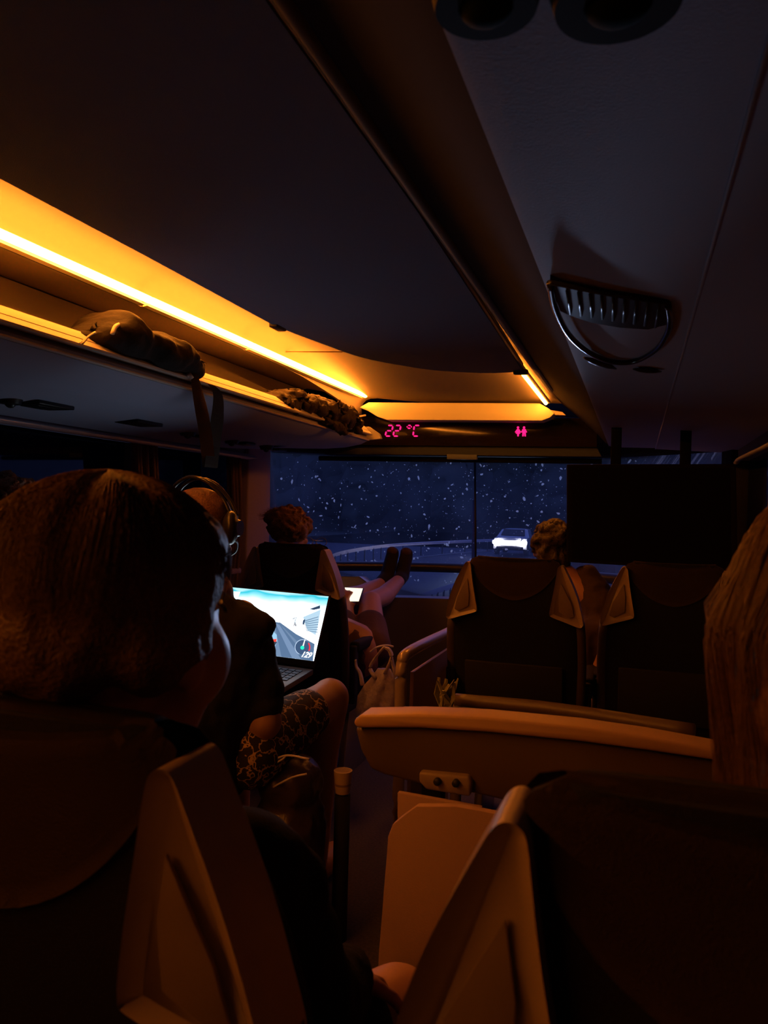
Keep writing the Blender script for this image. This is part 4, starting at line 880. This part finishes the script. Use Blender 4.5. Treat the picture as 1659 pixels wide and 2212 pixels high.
fused('shirt', lambda bm: (ell(bm, (-.03, 3.18, .62), (.18, .135, .21)), ell(bm, (-.05, 3.18, .75), (.17, .1, .06)), capsule(bm, (-.19, 3.28, .93), .064, (-.08, 3.2, .74), .09), capsule(bm, sh6 + Vector((.02, 0, 0)), .065, el6, .062), capsule(bm, el6, .06, el6.lerp(fo6, .5), .055), capsule(bm, (.10, 3.18, .73), .06, (.2, 3.24, .62), .058)), mat('dark_plum_shirt', (.045, .022, .024), .9, bump=.3), P6, .008, 5, .005, 20)
fused('trousers', lambda bm: [(capsule(bm, (.04 + s * .09, 3.15, .53), .10, (.04 + s * .11, 3.55, .54), .075), capsule(bm, (.04 + s * .11, 3.55, .54), .072, (.04 + s * .11, 3.6, .14), .055)) for s in (-1, 1)], HOODIE, P6, .008, 5)

# ================================================================ LOOSE THINGS
# carrier bag hanging beside the front left seat
t = thing('carrier_bag', 'crumpled white plastic carrier bag hanging by its handles in the aisle', 'bag', at(820, 1540, Y=2.95))
BAG = bpy.data.materials.new('thin_white_film'); BAG.use_nodes = True; n = BAG.node_tree; b = n.nodes['Principled BSDF']; b.inputs['Base Color'].default_value = (.62, .55, .66, 1); b.inputs['Roughness'].default_value = .3; b.inputs['Alpha'].default_value = .8
nz = n.nodes.new('ShaderNodeTexNoise'); nz.inputs['Scale'].default_value = 14; nz.inputs['Detail'].default_value = 5; bu = n.nodes.new('ShaderNodeBump'); bu.inputs['Strength'].default_value = .9; bu.inputs['Distance'].default_value = .03; tcn = n.nodes.new('ShaderNodeTexCoord'); n.links.new(tcn.outputs['Object'], nz.inputs['Vector']); n.links.new(nz.outputs[0], bu.inputs['Height']); n.links.new(bu.outputs[0], b.inputs['Normal'])
bm = bmesh.new(); st = []
for (py, hw, cx) in ((1445, 14, 830), (1462, 24, 828), (1480, 34, 826), (1505, 42, 822), (1540, 47, 820), (1580, 48, 820), (1600, 36, 820)):
    c = at(cx, py, Y=2.95); r = hw / F * 3.1; ringp = []
    for k in range(36):
        a = k / 36 * math.tau; q = 1 + .16 * math.sin(a * 6 + py * .05) + .08 * math.sin(a * 11 + py * .08); ringp.append(c + Vector((r * q * math.cos(a), r * .7 * q * math.sin(a), 0)))
    st.append(ringp)
sweep(bm, None, st, True); bb = mk('bag_body', bm, BAG, t)
for P in ([(783, 1480), (778, 1455), (770, 1440), (768, 1425)], [(812, 1465), (800, 1440), (826, 1402), (832, 1398)], [(832, 1455), (846, 1420), (840, 1402), (828, 1398)], [(862, 1500), (852, 1450), (842, 1410), (832, 1400)]):
    bm = bmesh.new(); P = spline([at(a, b_, Y=2.93) for a, b_ in P], 6); tube(bm, P, [.016 - .009 * (i / len(P)) for i in range(len(P))], 8, flat=.5); mk('handle', bm, BAG, t)
bm = bmesh.new(); P = spline([at(800, 1408, Y=2.95), at(815, 1398, Y=2.95), at(835, 1394, Y=2.96), at(850, 1397, Y=2.97)], 6); tube(bm, P, .008, 8, flat=.5); mk('handle_knot', bm, BAG, t)
# crumpled wrapper
c = at(962, 1503, Y=2.32); FOIL = mat('wrapper_foil', (.22, .21, .10), .35, bump=.5, scale=40)
bm = bmesh.new()
for k in range(12):
    a = random.uniform(-.5, 1.2); base = c + Vector((random.uniform(-.015, .015), random.uniform(-.015, .015), -.05)); tip = c + Vector((random.uniform(-.035, .04), random.uniform(-.025, .025), random.uniform(.0, .055)))
    md = base.lerp(tip, .5) + Vector((random.uniform(-.02, .02), random.uniform(-.01, .01), 0)); tube(bm, [base, md, tip], [.012, .016, .006], 5, flat=.25)
tube(bm, [c + Vector((0, 0, -.10)), c + Vector((0, 0, -.04))], [.02, .016], 8)
o = mk('snack_wrapper', bm, FOIL, None, smooth=False); tag(o, 'crumpled yellowish snack wrapper sticking up beside the far right seat', 'wrapper')
# cup on the seat edge
t = thing('cup', 'small pale paper cup standing beside the bare shin in the aisle', 'cup', at(740, 1716, Y=2.0))
bm = bmesh.new(); p0, p1 = at(740, 1712, Y=2.0), at(741, 1664, Y=2.0)
tube(bm, [p0, p1, p1, p0 + (p1 - p0) * .1], [.020, .026, .023, .017], 24); mk('cup_body', bm, mat('pale_card', (.5, .38, .22), .7), t, ang=40)
bm = bmesh.new(); tube(bm, [p0 + (p1 - p0) * .35, p0 + (p1 - p0) * .45], [.0232, .0238], 24); mk('band', bm, mat('card_band', (.25, .17, .1), .7), t, ang=40)
bm = bmesh.new(); q = at(740, 1716, Y=2.0); tube(bm, [(q.x, q.y, q.z - .001), (q.x, q.y, 0)], .022, 14); o = mk('seat_post', bm, BLACKM, None); tag(o, 'black upright post in the aisle under the small cup', 'post')
# dark rucksack on the aisle floor side with modelled glints
t = thing('rucksack', 'dark rucksack with shiny piping beside the headphone wearer, below the shorts', 'bag', at(630, 1750, Y=1.9))
c = at(628, 1690, Y=1.92)
def br(bm): ell(bm, c, (.085, .10, .075)); ell(bm, c + Vector((.0, 0, -.12)), (.10, .11, .12)); capsule(bm, c + Vector((0, 0, -.12)), .1, (c.x, c.y, .1), .1)
fused('pack', br, mat('pack_cloth', (.05, .035, .05), .35, bump=.4, scale=80), t, .009, 5, .01, 15)
for P in ([(582, 1645), (620, 1632), (668, 1640)], [(590, 1700), (630, 1680), (662, 1672)], [(585, 1655), (610, 1640), (618, 1632)]):
    bm = bmesh.new(); tube(bm, spline([at(a, b_, Y=1.82) for a, b_ in P], 6), .003, 6); mk('glints', bm, mat('pale_glint', (.5, .45, .6), .3), t)  # purple glints are built as pale tubes

# ================================================================ OUTSIDE
def gz(y): 
    t = min(1, max(0, (y - 14) / 36)); return -1.95 + .72 * t * t * (3 - 2 * t)
ASPH = mat('wet_asphalt', (.17, .18, .24), .5, bump=.3, scale=6, var=.15)
bm = bmesh.new(); ysr = [5.2, 8, 12, 16, 20, 25, 30, 35, 40, 45, 50, 60, 80, 120, 200]
def curve(y): return -.0016 * max(0, y - 10) ** 2 if y < 70 else -.0016 * 3600 - .19 * (y - 70)
sweep(bm, None, [[Vector((x + curve(y) * 0, y, gz(y))) for x in (-26, -12, -4, 4, 12)] for y in ysr]); bmesh.ops.solidify(bm, geom=bm.faces[:], thickness=.1)
o = mk('road', bm, ASPH, None, own=False); o['kind'] = 'structure'
bm = bmesh.new(); sweep(bm, None, [[Vector((x, y, gz(y) - .06)) for x in (-160, -26, 12, 160)] for y in ysr]); o = mk('grass_verge', bm, mat('verge', (.03, .04, .04), 1, bump=.4, scale=3), None, own=False); o['kind'] = 'structure'
WHITE = mat('road_paint', (.75, .75, .8), .6)
def marking(pts, w_, lab):
    bm = bmesh.new(); P = []
    for a, b_ in pts:
        q = at(a, b_, Z=-1.95)
        for _ in range(12): q = at(a, b_, Z=gz(q.y))
        P.append(q)
    P = spline(P, 8) if len(P) > 2 else P
    st = []
    for i, p in enumerate(P):
        tdir = (P[min(i + 1, len(P) - 1)] - P[max(i - 1, 0)]); sd = Vector((tdir.y, -tdir.x, 0)).normalized() * w_; z = Vector((0, 0, .02)); st.append([p - sd + z, p + sd + z])
    sweep(bm, None, st); bmesh.ops.solidify(bm, geom=bm.faces[:], thickness=-.01); o = mk('road_marking', bm, WHITE, None); tag(o, lab, 'road marking')
marking([(740, 1222), (860, 1209), (980, 1196), (1060, 1190)], .16, 'long pale lane line across the road behind the raised feet')
marking([(1282, 1340), (1306, 1296)], .12, 'short white lane dash seen below the safety bar at right')
marking([(1328, 1262), (1344, 1246)], .10, 'short white lane dash seen above the safety bar at right')
marking([(880, 1298), (960, 1272)], .06, 'thin pale edge line at the lower left of the windscreen')
RAILM = mat('galvanised_steel', (.45, .42, .5), .5, metal=.5)
def guard(pts, zr, lab, n=6, h=.32):
    P = []
    for a, b_ in pts:
        q = at(a, b_, Z=-1.2)
        for _ in range(12): q = at(a, b_, Z=gz(q.y) + .75)
        P.append(q)
    P = spline(P, 10); t = thing('guardrail', lab, 'guardrail', (P[0].x, P[0].y, gz(P[0].y)))
    bm = bmesh.new(); st = [[p + Vector((0, dy, dz)) for dy, dz in ((0, 0), (-.06, -.05), (0, -.10), (-.0, -.11), (-.03, -.14), (0, -.17), (.02, -.17), (.02, 0))] for p in P]; sweep(bm, None, st, True); mk('beam', bm, RAILM, t, ang=30)
    for i in range(0, len(P), 3):
        p = P[i]; bm = bmesh.new(); box(bm, (p.x, p.y + .06, (p.z + gz(p.y)) / 2 - .1), (.05, .05, .7)); mk('post', bm, RUBBER, t, smooth=False)
guard([(700, 1204), (740, 1190), (800, 1180), (870, 1173), (1020, 1166), (1180, 1161)], .75, 'distant steel guardrail curving along the far side of the road')
guard([(868, 1300), (900, 1286), (940, 1272), (985, 1258)], .75, 'nearer steel guardrail seen below the safety bar by the feet')
# car with headlamps
cc = at(1102, 1168, Y=43); gzc = gz(43) + .1; YC = 43
t = thing('car', 'oncoming car with glaring white headlamps on the road ahead', 'car', (cc.x, YC, gzc - .1))
def carp(bm):
    prof = [(-2.1, .35), (-2.15, .75), (-1.95, .95), (-1.0, 1.02), (-.4, 1.42), (.9, 1.45), (1.7, 1.05), (2.1, .95), (2.15, .4)]
    st = []
    for k in range(9):
        u = -1 + k / 4; w_ = .92; st.append([Vector((cc.x + u * w_ * (1 if z < 1.05 else .8), YC + 2 + y * (1 - .05 * abs(u) ** 3), gzc + .05 + z - .04 * abs(u) ** 4)) for y, z in prof])
    sweep(bm, None, st, True)
bm = bmesh.new(); carp(bm); mk('car_body', bm, mat('car_paint', (.35, .37, .42), .25, coat=.5), t, ang=40)
bm = bmesh.new(); prism(bm, [(cc.x - .68, YC + .98, gzc + 1.1), (cc.x + .68, YC + .98, gzc + 1.1), (cc.x + .6, YC + 1.5, gzc + 1.43), (cc.x - .6, YC + 1.5, gzc + 1.43)], (0, -.03, .03)); mk('windshield', bm, GLOSSB, t, smooth=False)
for sx in (-1, 1):
    for k, (dx, rr) in enumerate(((.62, .15),)):
        p = Vector((cc.x + sx * dx, YC - .16, gzc + .75)); bm = bmesh.new(); ell(bm, p, (.36, .05, .17), None, 2); hl = mk('headlamp', bm, glow('headlamp_white', (1, .93, 1.0), 60), t)
    ld = bpy.data.lights.new('headlamp_beam', 'SPOT'); ld.energy = 5200; ld.spot_size = .6; ld.spot_blend = .7; ld.shadow_soft_size = .5; ld.color = (.50, .64, 1)
    lo = bpy.data.objects.new('headlamp_beam', ld); COL.objects.link(lo); lo.parent = t; lo.location = p + Vector((0, -.12, 0)) - t.location; lo.rotation_euler = (EYE - p).to_track_quat('-Z', 'Y').to_euler()
    for yy in (YC + .6, YC + 3.4):
        bm = bmesh.new(); bmesh.ops.create_cone(bm, cap_ends=True, segments=20, radius1=.33, radius2=.33, depth=.22, matrix=Matrix.Translation((cc.x + sx * .82, yy, gzc + .33)) @ Matrix.Rotation(math.pi / 2, 4, 'Y')); mk('wheel', bm, RUBBER, t, ang=40)
bm = bmesh.new(); box(bm, (cc.x, YC - .13, gzc + .72), (1.2, .05, .28), .02); mk('glare_bar', bm, glow('glare_glow', (1, .93, 1), 6), t)  # glowing bar added between the headlamps to widen their glare
bm = bmesh.new(); box(bm, (cc.x, YC - .14, gzc + .45), (1.5, .06, .16), .02); mk('bumper', bm, BLACKP, t)
# trees
LEAF = mat('night_foliage', (.035, .045, .04), .9, bump=.6, scale=2); BARK = mat('bark', (.05, .04, .03), .9)
for i in range(15):
    x = -46 + i * 4.9 + random.uniform(-.3, .3); y = 74 + 5 * (i % 2); h = random.uniform(13, 18); z0 = gz(y) - .1
    t = thing('tree', 'tall dark broadleaf tree in the black wood beyond the road', 'tree', (x, y, z0), 'dark trees beyond the road')
    bm = bmesh.new(); tube(bm, [(x, y, z0), (x + .2, y, z0 + h * .5), (x, y, z0 + h * .8)], [.35, .25, .1], 8); mk('trunk', bm, BARK, t)
    bm = bmesh.new()
    for k in range(7): ell(bm, (x + random.uniform(-.7, .7), y + random.uniform(-.7, .7), z0 + h * (.14 + .12 * k) + 1), (random.uniform(1.8, 2.8), 2.2, random.uniform(1.8, 2.6)), None, 3)
    for v in bm.verts: v.co += Vector((1, 1, 1)) * noise.noise(v.co * .9) * .8 + v.normal * noise.noise(v.co * 3) * .35
    mk('crown', bm, LEAF, t)
# hedge bank closing the view under the crowns
bm = bmesh.new(); sweep(bm, None, [[Vector((-95 + i * 4, 86 + noise.noise(Vector((i, 0, 0))) * 2, gz(90) - .1)), Vector((-95 + i * 4, 87, gz(90) + 15 + 2 * noise.noise(Vector((i * .7, 3, 0))))), Vector((-95 + i * 4, 92, gz(90) + 13))] for i in range(36)])
o = mk('hedge', bm, LEAF, None); tag(o, 'black continuous undergrowth closing the wood beyond the road', 'hedge', kind='stuff')
# squashed insects and grit on the glass
SP = bpy.data.materials.new('dried_specks'); SP.use_nodes = True; n = SP.node_tree; n.nodes.clear(); o_ = n.nodes.new('ShaderNodeOutputMaterial'); tr = n.nodes.new('ShaderNodeBsdfTranslucent'); tr.inputs[0].default_value = (1, 1, 1, 1); df = n.nodes.new('ShaderNodeBsdfDiffuse'); df.inputs[0].default_value = (.8, .85, .9, 1); mm_ = n.nodes.new('ShaderNodeMixShader'); mm_.inputs[0].default_value = .3; n.links.new(tr.outputs[0], mm_.inputs[1]); n.links.new(df.outputs[0], mm_.inputs[2]); n.links.new(mm_.outputs[0], o_.inputs[0])
bm = bmesh.new(); random.seed(11)
def speck(x, z, r, st=1, tilt=0):
    y = wsY(x) + .06 - .0625 * (z - .66) + .013; n_ = random.randint(5, 7); ph = random.uniform(0, 6)
    vs = []
    for k in range(n_):
        a = ph + k / n_ * math.tau; q = r * random.uniform(.5, 1.2); u, v = q * math.cos(a) * st, q * math.sin(a); u, v = u * math.cos(tilt) - v * math.sin(tilt), u * math.sin(tilt) + v * math.cos(tilt)
        vs.append(bm.verts.new((x + u, y, z + v)))
    bm.faces.new(vs)
for i in range(1500):
    r = .0013 + .0080 * random.random() ** 6; speck(random.uniform(-2.05, .3), random.uniform(.74, 1.53), r, random.uniform(.8, 2.2), random.uniform(0, 3))
for px, py, r in ((683, 1028, .012), (690, 1036, .010), (676, 1032, .006), (806, 1041, .006), (917, 1147, .008), (925, 1143, .006), (1187, 1038, .007), (1092, 1071, .008), (1100, 1041, .006), (1140, 1038, .005), (948, 1032, .006), (980, 1072, .006), (1127, 1148, .006), (760, 1140, .006), (787, 1060, .005), (905, 1090, .004), (850, 1020, .005), (770, 1192, .008), (755, 1212, .008), (800, 1190, .006)):
    p = at(px, py, Y=4.7)
    for _ in range(5): p = at(px, py, Y=wsY(p.x) + .04)
    for q in range(3): speck(p.x + random.uniform(-1, 1) * r * .8, p.z + random.uniform(-1, 1) * r * .8, r * random.uniform(.35, .7), 1.4, random.uniform(0, 3))
o = mk('windscreen_specks', bm, SP, None, smooth=False); tag(o, 'countless pale insect marks and grit spots spattered over the windscreen', 'dirt specks', kind='stuff')
